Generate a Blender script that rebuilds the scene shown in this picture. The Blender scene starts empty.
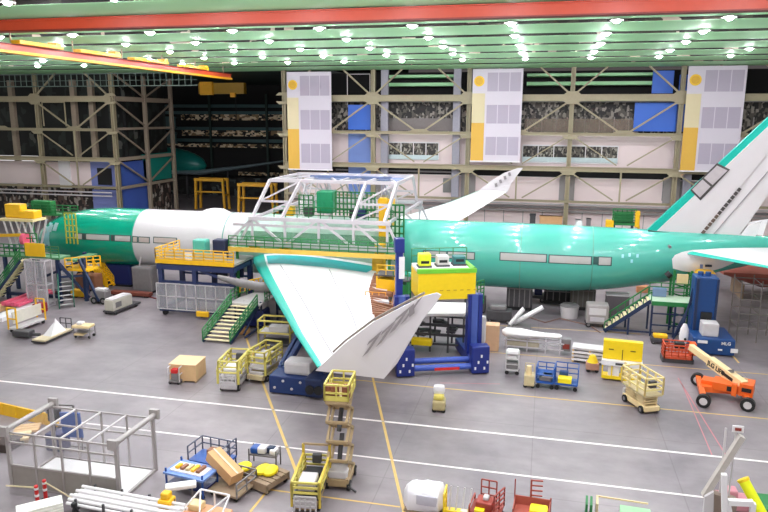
LAMP_E = 520.0; AMB = 0.5; EXPO = 0.55
import bpy, bmesh, math, random
from mathutils import Vector, Matrix
random.seed(7)
SC = bpy.context.scene
COL = SC.collection
PI = math.pi

# ---------------------------------------------------------------- camera
CAM_H = 18.0
FPX, PITCH, ROLL, YAW = 685.8, 0.19942, 0.00406, 0.230777
cy, sy, cp, sp = math.cos(YAW), math.sin(YAW), math.cos(PITCH), math.sin(PITCH)
FW = Vector((-sy * cp, cy * cp, -sp))
_r0 = Vector((cy, sy, 0)); _u0 = _r0.cross(FW)
RT = _r0 * math.cos(ROLL) + _u0 * math.sin(ROLL)
UP = -_r0 * math.sin(ROLL) + _u0 * math.cos(ROLL)
CP = Vector((0, 0, CAM_H))
cd = bpy.data.cameras.new('camera'); cam = bpy.data.objects.new('camera', cd); COL.objects.link(cam)
cd.sensor_width = 36; cd.lens = FPX / 768 * 36; cd.clip_end = 600
M3 = Matrix((RT, UP, -FW)).transposed()
cam.matrix_world = Matrix.Translation(CP) @ M3.to_4x4()
SC.camera = cam
SC.view_settings.view_transform = 'Standard'; SC.view_settings.look = 'None'
SC.view_settings.gamma = 1; SC.view_settings.use_curve_mapping = False

def at(x, y, X=None, Y=None, Z=None):
    """a point of the place, measured off the photograph, on a known plane"""
    d = FW + RT * ((x - 384) / FPX) + UP * ((256 - y) / FPX)
    if X is not None: t = (X - CP.x) / d.x
    elif Y is not None: t = (Y - CP.y) / d.y
    else: t = (Z - CP.z) / d.z
    return CP + d * t
def g(x, y): return at(x, y, Z=0)
def along(x0, y0, x1, y1):
    """middle, heading and length of a thing whose floor line runs between two measured points"""
    a, b = g(x0, y0), g(x1, y1); d = b - a
    return (a + b) / 2, math.atan2(d.y, d.x), d.length

# ---------------------------------------------------------------- materials
def srgb(r, g_, b):
    f = lambda c: (c / 255 / 12.92) if c / 255 <= .04045 else ((c / 255 + .055) / 1.055) ** 2.4
    return (f(r), f(g_), f(b), 1)
_M = {}
def mat(name, rgb, rough=.55, metal=0., var=.12, scale=3., coat=0., alpha=1., emit=0., bump=0.):
    if name in _M: return _M[name]
    m = bpy.data.materials.new(name); m.use_nodes = True
    nt = m.node_tree; b = nt.nodes['Principled BSDF']
    c = srgb(*rgb)
    tc = nt.nodes.new('ShaderNodeTexCoord'); nz = nt.nodes.new('ShaderNodeTexNoise')
    nz.inputs['Scale'].default_value = scale; nz.inputs['Detail'].default_value = 5
    nt.links.new(tc.outputs['Object'], nz.inputs['Vector'])
    mx = nt.nodes.new('ShaderNodeMix'); mx.data_type = 'RGBA'
    mx.inputs[6].default_value = (c[0] * (1 - var), c[1] * (1 - var), c[2] * (1 - var), 1)
    mx.inputs[7].default_value = (min(1, c[0] * (1 + var)), min(1, c[1] * (1 + var)), min(1, c[2] * (1 + var)), 1)
    nt.links.new(nz.outputs['Fac'], mx.inputs[0]); nt.links.new(mx.outputs[2], b.inputs['Base Color'])
    b.inputs['Roughness'].default_value = rough; b.inputs['Metallic'].default_value = metal
    b.inputs['Coat Weight'].default_value = coat
    if alpha < 1: b.inputs['Alpha'].default_value = alpha
    if emit:
        nt.links.new(mx.outputs[2], b.inputs['Emission Color']); b.inputs['Emission Strength'].default_value = emit
    if bump:
        bp = nt.nodes.new('ShaderNodeBump'); bp.inputs['Strength'].default_value = bump
        nt.links.new(nz.outputs['Fac'], bp.inputs['Height']); nt.links.new(bp.outputs['Normal'], b.inputs['Normal'])
    _M[name] = m
    return m

def floor_mat():
    m = bpy.data.materials.new('polished_concrete'); m.use_nodes = True
    nt = m.node_tree; b = nt.nodes['Principled BSDF']; N = nt.nodes.new; L = nt.links.new
    tc = N('ShaderNodeTexCoord')
    n1 = N('ShaderNodeTexNoise'); n1.inputs['Scale'].default_value = .09; n1.inputs['Detail'].default_value = 8; n1.inputs['Roughness'].default_value = .62
    n2 = N('ShaderNodeTexNoise'); n2.inputs['Scale'].default_value = 1.6; n2.inputs['Detail'].default_value = 6
    mp = N('ShaderNodeMapping'); mp.inputs['Scale'].default_value = (.5, .9, 1)
    L(tc.outputs['Object'], n1.inputs['Vector']); L(tc.outputs['Object'], mp.inputs['Vector']); L(mp.outputs['Vector'], n2.inputs['Vector'])
    r1 = N('ShaderNodeValToRGB'); r1.color_ramp.elements[0].position = .34; r1.color_ramp.elements[1].position = .66
    r1.color_ramp.elements[0].color = srgb(106, 98, 103); r1.color_ramp.elements[1].color = srgb(154, 144, 146)
    L(n1.outputs['Fac'], r1.inputs[0])
    mx = N('ShaderNodeMix'); mx.data_type = 'RGBA'; mx.blend_type = 'MULTIPLY'; mx.inputs[0].default_value = .55
    r2 = N('ShaderNodeValToRGB'); r2.color_ramp.elements[0].position = .3; r2.color_ramp.elements[1].position = .62
    r2.color_ramp.elements[0].color = (.8, .78, .79, 1); r2.color_ramp.elements[1].color = (1, 1, 1, 1)
    L(n2.outputs['Fac'], r2.inputs[0]); L(r1.outputs[0], mx.inputs[6]); L(r2.outputs[0], mx.inputs[7])
    # saw-cut joints between slabs
    br = N('ShaderNodeTexBrick'); br.offset = 0; br.inputs['Scale'].default_value = 1
    br.inputs['Brick Width'].default_value = 7.3; br.inputs['Row Height'].default_value = 7.8; br.inputs['Mortar Size'].default_value = .03
    br.inputs['Color1'].default_value = br.inputs['Color2'].default_value = (1, 1, 1, 1); br.inputs['Mortar'].default_value = (.72, .7, .7, 1)
    L(tc.outputs['Object'], br.inputs['Vector'])
    m2 = N('ShaderNodeMix'); m2.data_type = 'RGBA'; m2.blend_type = 'MULTIPLY'; m2.inputs[0].default_value = .7
    L(mx.outputs[2], m2.inputs[6]); L(br.outputs['Color'], m2.inputs[7]); L(m2.outputs[2], b.inputs['Base Color'])
    b.inputs['Roughness'].default_value = .42; b.inputs['Specular IOR Level'].default_value = .5
    return m

def clutter_mat(name, dark, mid, light, sx=1.2, sz=1.1, cut=.55):
    """open shelving and rooms seen through glass: a fine patchwork of dark gaps and pale goods"""
    m = bpy.data.materials.new(name); m.use_nodes = True
    nt = m.node_tree; b = nt.nodes['Principled BSDF']; N = nt.nodes.new; L = nt.links.new
    tc = N('ShaderNodeTexCoord'); mp = N('ShaderNodeMapping'); mp.inputs['Scale'].default_value = (sx, sx, sz)
    v = N('ShaderNodeTexVoronoi'); v.distance = 'CHEBYCHEV'; v.inputs['Scale'].default_value = 1.7
    L(tc.outputs['Object'], mp.inputs['Vector']); L(mp.outputs['Vector'], v.inputs['Vector'])
    sep = N('ShaderNodeSeparateColor'); L(v.outputs['Color'], sep.inputs[0])
    r = N('ShaderNodeValToRGB'); r.color_ramp.interpolation = 'CONSTANT'
    r.color_ramp.elements[0].color = srgb(*dark); r.color_ramp.elements[1].position = cut; r.color_ramp.elements[1].color = srgb(*mid)
    e = r.color_ramp.elements.new(min(.97, cut + .3)); e.color = srgb(*light)
    L(sep.outputs[0], r.inputs[0]); L(r.outputs[0], b.inputs['Base Color'])
    b.inputs['Roughness'].default_value = .6
    return m

# ---------------------------------------------------------------- mesh builder
class MB:
    def __init__(s): s.v = []; s.f = []
    def add(s, vs, fs):
        n = len(s.v); s.v += [tuple(v) for v in vs]; s.f += [tuple(i + n for i in f) for f in fs]; return s
    def box(s, x0, x1, y0, y1, z0, z1):
        vs = [(x, y, z) for z in (z0, z1) for y in (y0, y1) for x in (x0, x1)]
        return s.add(vs, [(0, 2, 3, 1), (4, 5, 7, 6), (0, 1, 5, 4), (2, 6, 7, 3), (0, 4, 6, 2), (1, 3, 7, 5)])
    def cbox(s, c, d, rz=0, ry=0, rx=0):
        R = Matrix.Rotation(rz, 3, 'Z') @ Matrix.Rotation(ry, 3, 'Y') @ Matrix.Rotation(rx, 3, 'X'); c = Vector(c)
        vs = [c + R @ Vector((x * d[0] / 2, y * d[1] / 2, z * d[2] / 2)) for z in (-1, 1) for y in (-1, 1) for x in (-1, 1)]
        return s.add(vs, [(0, 2, 3, 1), (4, 5, 7, 6), (0, 1, 5, 4), (2, 6, 7, 3), (0, 4, 6, 2), (1, 3, 7, 5)])
    def rbox(s, x0, x1, y0, y1, z0, z1, r=.1):
        """box with chamfered edges"""
        bm = bmesh.new(); bmesh.ops.create_cube(bm, size=1)
        for v in bm.verts:
            v.co = Vector(((x0 + x1) / 2 + v.co.x * (x1 - x0), (y0 + y1) / 2 + v.co.y * (y1 - y0), (z0 + z1) / 2 + v.co.z * (z1 - z0)))
        bmesh.ops.bevel(bm, geom=bm.edges[:], offset=r, segments=2, affect='EDGES', profile=.6)
        bm.verts.index_update()
        s.add([v.co for v in bm.verts], [[v.index for v in f.verts] for f in bm.faces]); bm.free(); return s
    def bar(s, p, q, w=.1, h=None):
        p, q = Vector(p), Vector(q); h = h or w; d = (q - p)
        if d.length < 1e-6: return s
        d.normalize(); a = d.cross(Vector((0, 0, 1)))
        if a.length < 1e-4: a = Vector((1, 0, 0))
        a.normalize(); b = a.cross(d)
        vs = [e + a * (i * w / 2) + b * (j * h / 2) for e in (p, q) for i, j in ((-1, -1), (1, -1), (1, 1), (-1, 1))]
        return s.add(vs, [(0, 1, 2, 3), (7, 6, 5, 4), (0, 4, 5, 1), (1, 5, 6, 2), (2, 6, 7, 3), (3, 7, 4, 0)])
    def tube(s, p, q, r, n=10, r2=None, cap=True):
        p, q = Vector(p), Vector(q); r2 = r if r2 is None else r2; d = (q - p).normalized()
        a = d.cross(Vector((0, 0, 1)))
        if a.length < 1e-4: a = Vector((1, 0, 0))
        a.normalize(); b = a.cross(d); k = len(s.v)
        vs = [e + (a * math.cos(2 * PI * i / n) + b * math.sin(2 * PI * i / n)) * rr for e, rr in ((p, r), (q, r2)) for i in range(n)]
        fs = [(i, (i + 1) % n, n + (i + 1) % n, n + i) for i in range(n)]
        if cap: fs += [tuple(range(n))[::-1], tuple(range(n, 2 * n))]
        return s.add(vs, fs)
    def path(s, pts, r, n=6):
        for p, q in zip(pts[:-1], pts[1:]): s.tube(p, q, r, n)
        return s
    def loft(s, rings, cap=True, closed=True):
        n = len(rings[0]); vs = [p for r in rings for p in r]; fs = []
        for k in range(len(rings) - 1):
            for i in range(n if closed else n - 1):
                j = (i + 1) % n; fs.append((k * n + i, k * n + j, (k + 1) * n + j, (k + 1) * n + i))
        if cap: fs += [tuple(range(n))[::-1], tuple(range((len(rings) - 1) * n, len(rings) * n))]
        return s.add(vs, fs)
    def prism(s, pts, vec):
        vec = Vector(vec); n = len(pts); pts = [Vector(p) for p in pts]
        return s.add(pts + [p + vec for p in pts], [tuple(range(n))[::-1], tuple(range(n, 2 * n))] + [(i, (i + 1) % n, n + (i + 1) % n, n + i) for i in range(n)])
    def rail(s, pts, h=1.05, post=1.5, w=.05, mids=1, toe=0):
        """guard rail: posts, top and middle rails along a polyline"""
        for p, q in zip(pts[:-1], pts[1:]):
            p, q = Vector(p), Vector(q); L = (q - p).length; n = max(1, round(L / post)); u = Vector((0, 0, 1))
            for i in range(n + 1):
                c = p.lerp(q, i / n); s.bar(c, c + u * h, w)
            for k in range(mids + 1): s.bar(p + u * h * (k + 1) / (mids + 1), q + u * h * (k + 1) / (mids + 1), w)
            if toe: s.bar(p + u * toe / 2, q + u * toe / 2, .03, toe)
        return s
    def build(s, name, m, parent=None, smooth=False, off=None, loc=None, rz=0):
        me = bpy.data.meshes.new(name)
        o_ = Vector(off) if off is not None else Vector((0, 0, 0))
        me.from_pydata([tuple(Vector(v) - o_) for v in s.v], [], s.f); me.validate(); me.update()
        bm = bmesh.new(); bm.from_mesh(me); bmesh.ops.recalc_face_normals(bm, faces=bm.faces[:]); bm.to_mesh(me); bm.free()
        me.materials.append(m)
        if smooth:
            for p in me.polygons: p.use_smooth = True
            me.set_sharp_from_angle(angle=math.radians(40))
        o = bpy.data.objects.new(name, me); COL.objects.link(o)
        if parent is not None: o.parent = parent
        if loc is not None: o.location = loc
        if rz: o.rotation_euler = (0, 0, rz)
        return o

def tag(o, label=None, cat=None, group=None, kind=None):
    if label: o['label'] = label
    if cat: o['category'] = cat
    if group: o['group'] = group
    if kind: o['kind'] = kind
    return o
def thing(name, label, cat, loc=(0, 0, 0), rz=0, group=None, kind=None):
    o = bpy.data.objects.new(name, None); COL.objects.link(o); o.empty_display_size = .3
    o.location = loc; o.rotation_euler = (0, 0, rz)
    return tag(o, label, cat, group, kind)
def pw(mb, name, m, root, smooth=False):
    """part whose mesh was laid out in world coordinates, under an unrotated root"""
    return mb.build(name, m, root, smooth, off=root.location)
def single(mb, name, m, label, cat, loc=None, rz=0, group=None, smooth=False, kind=None):
    """one-mesh thing; with no loc the mesh is in world coordinates and its origin goes to its base centre"""
    if loc is None:
        xs = [v[0] for v in mb.v]; ys = [v[1] for v in mb.v]; zs = [v[2] for v in mb.v]
        b = Vector(((min(xs) + max(xs)) / 2, (min(ys) + max(ys)) / 2, min(zs)))
        o = mb.build(name, m, None, smooth, off=b, loc=b)
    else: o = mb.build(name, m, None, smooth, loc=loc, rz=rz)
    return tag(o, label, cat, group, kind)
def lab(o, text): o['label'] = text; return o
def dup(root, loc, rz=None, label=None, group=None, skip=()):
    def cpy(o, par):
        c = o.copy(); COL.objects.link(c)
        if par is not None: c.parent = par
        for ch in KIDS.get(o.name, list(o.children)): cpy(ch, c)
        return c
    r = cpy(root, None); r.location = loc
    if rz is not None: r.rotation_euler = (0, 0, rz)
    if label: r['label'] = label
    if group: r['group'] = group
    return r
KIDS = {}

# paints
GREEN_CEIL = mat('green_ceiling_paint', (176, 234, 176), .6, var=.08, scale=.3)
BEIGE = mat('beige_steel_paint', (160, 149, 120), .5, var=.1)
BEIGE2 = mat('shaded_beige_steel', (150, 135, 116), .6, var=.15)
WALLP = mat('pinkish_wall_panel', (228, 210, 207), .6, var=.05, scale=.5)
WALLG = mat('grey_wall_panel', (150, 145, 142), .6, var=.1, scale=.5)
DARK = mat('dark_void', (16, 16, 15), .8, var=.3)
DARKG = mat('dark_green_steel', (30, 52, 44), .6, var=.3)
BLUEP = mat('blue_panel', (112, 136, 196), .5, var=.05, scale=.4)
BLUEV = mat('vivid_blue_panel', (50, 105, 205), .45, var=.05, scale=.4)
PERI = mat('periwinkle_panel', (120, 130, 185), .5, var=.06, scale=.4)
RED = mat('red_orange_crane_paint', (184, 62, 30), .4, var=.08)
CRY = mat('crane_yellow_paint', (225, 165, 20), .45, var=.15)
WHITE = mat('white_paint', (226, 222, 222), .45, var=.03)
WHITEG = mat('gloss_white_skin', (232, 228, 228), .3, var=.02, coat=.3)
GREYW = mat('pale_grey_composite', (205, 198, 200), .45, var=.03, scale=.8)
SILVER = mat('silver_steel', (198, 192, 196), .4, .35, var=.08)
ALU = mat('aluminium_frame', (165, 158, 155), .4, .3, var=.08)
TEALD = mat('deep_green_primer', (0, 148, 118), .22, var=.06, scale=.4, coat=.5)
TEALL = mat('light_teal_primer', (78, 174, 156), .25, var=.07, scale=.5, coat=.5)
TEALE = mat('bright_teal_edge', (0, 170, 152), .35, var=.05)
TEALB = mat('aqua_root_coating', (20, 185, 190), .4, var=.08)
NAVY = mat('navy_blue_paint', (18, 32, 88), .4, var=.15)
STEELB = mat('dark_blue_steel', (28, 44, 76), .5, var=.15)
TOWB = mat('tower_blue_paint', (20, 62, 116), .4, var=.1)
CARTB = mat('cart_blue_paint', (30, 78, 152), .4, var=.15)
YEL = mat('safety_yellow_paint', (236, 200, 20), .4, var=.08)
YELO = mat('golden_yellow_paint', (235, 180, 20), .45, var=.12)
YELP = mat('faded_yellow_paint', (205, 190, 95), .5, var=.12)
TAN = mat('tan_lift_paint', (196, 178, 138), .5, var=.15)
CREAM = mat('cream_boom_paint', (226, 200, 150), .4, var=.06)
ORANGE = mat('orange_machine_paint', (228, 98, 28), .4, var=.12)
ORANGER = mat('red_orange_basket_paint', (205, 84, 50), .5, var=.15)
BLACK = mat('black_rubber', (22, 22, 23), .6, var=.2)
DGREY = mat('dark_grey_machinery', (66, 64, 66), .55, var=.25)
MGREY = mat('mid_grey_metal', (125, 120, 120), .5, .2, var=.15)
LGREY = mat('light_grey_cover', (196, 190, 190), .5, var=.08)
GREENR = mat('green_rail_paint', (34, 116, 58), .5, var=.15)
GREENM = mat('grass_green_edge', (110, 190, 50), .5, var=.1)
WOOD = mat('plywood', (206, 168, 122), .65, var=.12, scale=2.)
CARD = mat('cardboard', (206, 160, 112), .8, var=.07)
PALLET = mat('weathered_wood', (150, 128, 104), .8, var=.2)
MAROON = mat('oxide_red_paint', (140, 52, 40), .55, var=.15)
PINKF = mat('pink_film', (222, 92, 120), .5, var=.12)
REDP = mat('red_paint', (200, 40, 40), .45, var=.1)
BAGY = mat('yellow_bag_vinyl', (240, 215, 20), .5, var=.1, bump=.4)
BROWN = mat('brown_primer_structure', (140, 92, 66), .6, var=.3)
CLEAR = mat('clear_plastic_sheet', (215, 210, 214), .25, var=.02, alpha=.08)
CLEARG = mat('smoky_mesh_sheet', (180, 178, 182), .4, var=.05, alpha=.4)
WLINE = mat('white_floor_paint', (235, 225, 222), .5, var=.06, scale=2.)
YLINE = mat('yellow_floor_paint', (212, 176, 100), .5, var=.1, scale=2.)
RLINE = mat('faded_red_floor_paint', (190, 116, 124), .5, var=.08, scale=2.)
LAMP = mat('lamp_lens', (246, 243, 255), .5, var=0, emit=LAMP_E if 'LAMP_E' in globals() else 150.)
# ================================================================ SETTING
ZC = 25.1
def structure(name): return thing(name, None, None, kind='structure')
fl = MB().box(-150, 70, 8, 175, -.3, 0).build('floor', floor_mat()); fl['kind'] = 'structure'

def strip(p, q, w, m, name='floor_line'):
    p, q = Vector(p), Vector(q); d = (q - p).normalized(); n = Vector((-d.y, d.x, 0)) * w / 2
    pts = [p - n, q - n, q + n, p + n]
    o = MB().prism([(a.x, a.y, .002) for a in pts], (0, 0, .006)).build(name, m); o['kind'] = 'structure'; return o
def pl(x0, y0, x1, y1, w, m, ext=0):
    a, b = g(x0, y0), g(x1, y1)
    if ext: d = (b - a).normalized(); a -= d * ext * (ext > 0); b += d * abs(ext)
    strip(a, b, w, m)
pl(0, 381, 768, 462, .17, WLINE, 6)
pl(0, 413, 710, 498, .14, WLINE, 5)
pl(340, 378.5, 768, 419, .11, YLINE, 0)
pl(487, 352, 768, 374.5, .09, YLINE)
pl(497, 325.5, 640, 334, .08, YLINE)
pl(245, 335, 297, 474, .16, YLINE)
pl(373.5, 381, 404, 512, .15, YLINE, 2)
pl(268, 489.5, 400, 507, .1, YLINE)
pl(268, 490, 250, 512, .12, YLINE)
pl(731, 354, 739, 363, .12, YLINE)
pl(678, 378, 727, 457, .07, RLINE)
pl(682, 384, 712, 455, .06, RLINE)
pl(440, 383, 500, 384, .05, RLINE)
pl(0, 308, 110, 287, .09, WLINE)

# ---- ceiling: long green decks with lamp slots between them, roof steel above
ce = structure('ceiling')
MB().box(-150, 70, 10, 190, 30, 30.4).build('roof_deck', mat('dark_roof_deck', (60, 52, 48), .8), ce)
SLOTM = clutter_mat('shadowed_slot_steel', (34, 32, 26), (60, 62, 48), (188, 176, 158), .55, .8, .62)
slots = [39.6, 47.6, 55.6, 63.6, 71.6, 79.6, 87.6, 95.6]
edges = [10] + slots + [105.0]
for a, b in zip(edges[:-1], edges[1:]):
    y0 = a + (1.0 if a > 10 else 0); y1 = b - (1.0 if b < 105 else 0)
    MB().box(-120 if b < 105 else -120, 66, y0, y1, ZC, ZC + 1.1).build('ceiling_deck', GREEN_CEIL, ce)
    if a > 10: MB().box(-120, 66, y0 - .06, y0 - .01, ZC + .02, ZC + 1.1).build('slot_edge', SLOTM, ce)
for k, sy_ in enumerate(slots):
    m_ = MB(); m_.bar((-120, sy_, 26.7), (66, sy_, 26.7), .16); m_.bar((-120, sy_, 29.2), (66, sy_, 29.2), .2)
    x = -120
    while x < 64:
        m_.bar((x, sy_, 26.7), (x + 1.6, sy_, 29.2), .12); m_.bar((x + 1.6, sy_, 29.2), (x + 3.2, sy_, 26.7), .12); x += 3.2
    m_.build('roof_truss', mat('roof_truss_paint', (170, 150, 128), .6), ce)
    x = -118
    c_ = MB()
    while x < 64:
        if random.random() < .55: c_.box(x, x + random.uniform(.4, 2.2), sy_ - .3, sy_ + .3, ZC + .35, ZC + random.uniform(.6, 1.0))
        x += 2.6
    c_.build('service_pipes', mat('ceiling_service_paint', (150, 136, 122), .6), ce)

# ---- lamps in the slots
lx0 = {}
first = None
rows_ = [17.6, 24.6, 31.6, 39.6] + slots[1:]
for k, sy_ in enumerate(r_ for r_ in rows_ if r_ < 90):
    for j in range(-15, 8):
        X = -3.2 + j * 7.5 + (k % 2) * .1
        zl = ZC - .38
        P_ = Vector((X, sy_ - 1.3, ZC - .35)) - CP
        pz = P_.dot(FW)
        if sy_ < 45 and abs(X + 6) > 32: continue
        if sy_ > 45 and pz < 1: continue
        pz = max(pz, .1); u = 384 + FPX * P_.dot(RT) / pz; v = 256 - FPX * P_.dot(UP) / pz
        if sy_ > 45 and not (-40 < u < 808 and -30 < v): continue
        if X < -44 and sy_ > 96: continue
        if first is None:
            first = thing('ceiling_light', 'round bright ceiling lamp hanging in a slot between the green roof decks', 'light', (X, sy_ - 1.3, zl), group='lamps in the green ceiling')
            h = MB().tube((0, 0, .2), (0, 0, .36), .5, 14, .3).build('housing', LGREY, first, True)
            l = MB().tube((0, 0, .04), (0, 0, .2), .14, 14, .28).build('lens', LAMP, first, True)
            KIDS[first.name] = [h, l]
        else: dup(first, (X, sy_ - 1.3, zl))

# ---- cranes
yr = 46.0
t = thing('bridge_crane', 'long red orange overhead crane girder crossing the hall under the green ceiling', 'crane', (-12, yr, 23.9))
pw(MB().box(-90, 50, yr - .25, yr + .25, 24.26, 24.94), 'girder_web', RED, t)
pw(MB().box(-90, 50, yr - .42, yr + .42, 24.16, 24.26), 'bottom_flange', mat('dark_red_flange', (120, 30, 16), .5), t)
pw(MB().box(-90, 50, yr - .42, yr + .42, 24.94, 25.02), 'top_flange', RED, t)
for i in range(-11, 7): pw(MB().bar((i * 8, yr, 25.0), (i * 8, yr, 25.1), .07), 'hanger', BEIGE, t)
xc = -45.
t = thing('crane_runway', 'orange and yellow crane runway receding along the left side under the ceiling', 'crane', (xc, 60, 23.2))
pw(MB().box(xc - .22, xc + .22, 25, 94, 23.45, 23.95), 'runway_beam', RED, t)
pw(MB().box(xc - .4, xc + .4, 25, 94, 23.22, 23.45), 'bottom_flange', CRY, t)
pw(MB().box(xc - .4, xc + .4, 25, 94, 23.95, 24.02), 'top_flange', mat('dark_red_flange', (0, 0, 0)), t)
for k in range(9): pw(MB().bar((xc, 28 + k * 8, 24.0), (xc, 28 + k * 8, 25.1), .1), 'hanger_rod', BEIGE, t)
for y0, y1 in ((52, 57.5), (60, 66.5), (69, 76), (79.5, 86)):
    b = MB().box(xc + .0, xc + .9, y0, y1, 24.02, 24.34)
    b.cbox((xc + .4, y1 - .5, 24.4), (.9, .8, .4)); pw(b, 'motor_walkway', CRY, t)

# ---- back wall frame
ZR = dict(top=20.85, b=15.75, c=10.75, d=5.6)
wb = structure('wall_back'); YF = 104.0
cols = [-100.5, -85.9, -71.2, -40.6, -26.2, -11.6, 3.1, 17.7, 32.4, 47]
def column(X, Y, mm=BEIGE, w=.62):
    b = MB().box(X - w / 2, X - w / 2 + .14, Y - .35, Y + .35, 0, ZC).box(X + w / 2 - .14, X + w / 2, Y - .35, Y + .35, 0, ZC).box(X - w / 2, X + w / 2, Y - .07, Y + .07, 0, ZC)
    b.build('column', mm, wb)
for X in cols: column(X, YF)
def girt(X0, X1, z, h, d=.5, mm=BEIGE, Y=None):
    Y = YF - .4 if Y is None else Y
    MB().box(X0, X1, Y - d / 2, Y + d / 2, z - h / 2, z - h / 2 + .12).box(X0, X1, Y - d / 2, Y + d / 2, z + h / 2 - .12, z + h / 2).box(X0, X1, Y - .06, Y + .06, z - h / 2, z + h / 2).build('girt', mm, wb)
def brace(p, q, w=.28, mm=BEIGE): MB().bar(p, q, w, w * .8).build('brace', mm, wb)
def gusset(X, z, w=1.2, h=.8, up=1, mm=BEIGE):
    Y = YF - .68
    MB().prism([(X - w, Y, z), (X + w, Y, z), (X + w * .55, Y, z + up * h), (X - w * .55, Y, z + up * h)], (0, .05, 0)).build('gusset_plate', mm, wb)
Yb = YF - .6
for (xa, xb) in ((-115, -71.2), (-40.6, 60)):
    girt(xa, xb, ZR['top'], .95); girt(xa, xb, ZR['b'], .45); girt(xa, xb, ZR['c'], .7)
    girt(xa, xb, 6.0, .35 if xa < -50 else .3)
for a, b in zip(cols[:-1], cols[1:]):
    if a == -71.2: continue
    mid = (a + b) / 2; lift_ = a >= -41
    if a < -100: continue
    mmm = BEIGE
    k = 3.9 / (b - a) * 2
    brace((a + .6, Yb, 21.6), (a + 4.6, Yb, ZC), mm=mmm); brace((b - .6, Yb, 21.6), (b - 4.6, Yb, ZC), mm=mmm)
    brace((a + .6, Yb, 20.2), (mid - .7, Yb, 16.1), mm=mmm); brace((b - .6, Yb, 20.2), (mid + .7, Yb, 16.1), mm=mmm)
    brace((a + .6, Yb, 15.3), (mid - .7, Yb, 11.4), .22, mmm); brace((b - .6, Yb, 15.3), (mid + .7, Yb, 11.4), .22, mmm)
    brace((a + .6, Yb, 10.1), (mid - .9, Yb, 6.4), .24, mmm); brace((b - .6, Yb, 10.1), (mid + .9, Yb, 6.4), .24, mmm)
    MB().box(mid - .12, mid + .12, Yb - .1, Yb + .1, 6, ZR['b'] if not lift_ else ZR['c']).build('post', mmm, wb)
for X in cols:
    if X < -101: continue
    gusset(X, 21.3, up=1, h=.45); gusset(X, 20.4, up=-1, h=.45); gusset(X, 15.5, 1.2, .5, -1); gusset(X, 10.4, 1.2, .5, -1)
for a, b in zip(cols[:-1], cols[1:]):
    if a == -71.2: continue
    gusset((a + b) / 2, 15.95, 1.6, .35, 1)
# wide grey posts behind
for X in (-13.5, -24.6, 19.5):
    MB().box(X - .55, X + .55, 104.6, 105.2, 5.5, ZC).build('grey_post', mat('grey_post_paint', (150, 148, 158), .5), wb)
# wall skin (right part), stepped panels at YW
YW = 106.0
OFFI = clutter_mat('office_rooms_behind_glass', (30, 27, 24), (82, 76, 68), (140, 132, 122), 1.9, 1.3, .5)
OFFT = clutter_mat('tool_store_behind_glass', (46, 42, 38), (96, 90, 80), (150, 146, 134), 2.4, 1.6, .5)
def skin(x0, x1, z0, z1, mm, name='wall_panel', Y=YW, t_=.2): return MB().box(x0, x1, Y, Y + t_, z0, z1).build(name, mm, wb)
XR = 60
# top band: open to the dark roof space beyond, green bars stand in for the reflection inside
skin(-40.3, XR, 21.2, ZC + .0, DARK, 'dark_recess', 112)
for x0, x1 in ((-25, -14.5), (-3.5, 16)): 
    MB().box(x0, x1, 108, 111, 22.8, 23.3).box(x0, x1, 108, 111, 24.1, 24.5).build('green_reflection_bar', GREEN_CEIL, wb)
skin(-40.3, XR, 20.3, 21.3, WALLG)
# second band: office windows
skin(-40.3, XR, 15.9, 20.3, OFFI, 'office_glazing', YW + .6)
for i in range(48):
    X = -40 + i * 2.05
    if -26 < X < -12 or X > -4: MB().box(X, X + .12, YW + .3, YW + .55, 16, 18.2).build('mullion', WALLG, wb)
MB().box(-25.5, -14, YW + .2, YW + .5, 16.0, 17.9).build('parapet_glass', mat('pale_parapet', (150, 140, 136), .4, alpha=.55), wb)
MB().box(-3.5, 12, YW + .2, YW + .5, 16.0, 17.9).build('parapet_glass', mat('tan_parapet', (140, 122, 104), .4, alpha=.55), wb)
# third band: pink panels with strip windows
skin(-40.3, XR, 10.4, 15.9, WALLP)
for x0, x1, z0, z1 in ((-39.9, -36.6, 11.4, 13.6), (-36.2, -35.0, 11.6, 13.9), (-24.2, -16.3, 11.7, 14.2), (-3.6, 10, 11.5, 14.0), (22, 30, 11.6, 14)):
    f = MB().box(x0, x1, YW - .12, YW, z0, z1).build('strip_window', OFFT, wb)
    m_ = MB(); n = max(1, round((x1 - x0) / 2.2))
    for i in range(n + 1): m_.box(x0 + (x1 - x0) * i / n - .06, x0 + (x1 - x0) * i / n + .06, YW - .2, YW - .1, z0, z1)
    m_.box(x0, x1, YW - .2, YW - .1, z0 - .1, z0 + .08).box(x0, x1, YW - .2, YW - .1, z1 - .08, z1 + .1)
    m_.build('window_frame', WHITE, f)
for x0, x1 in ((-24.2, -16.3), (-3.6, 10)):
    MB().box(x0, x1, YW - .3, YW - .2, 11.6, 12.3).build('pale_sill', mat('pale_aqua_sill', (196, 212, 212), .4), wb)
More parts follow.
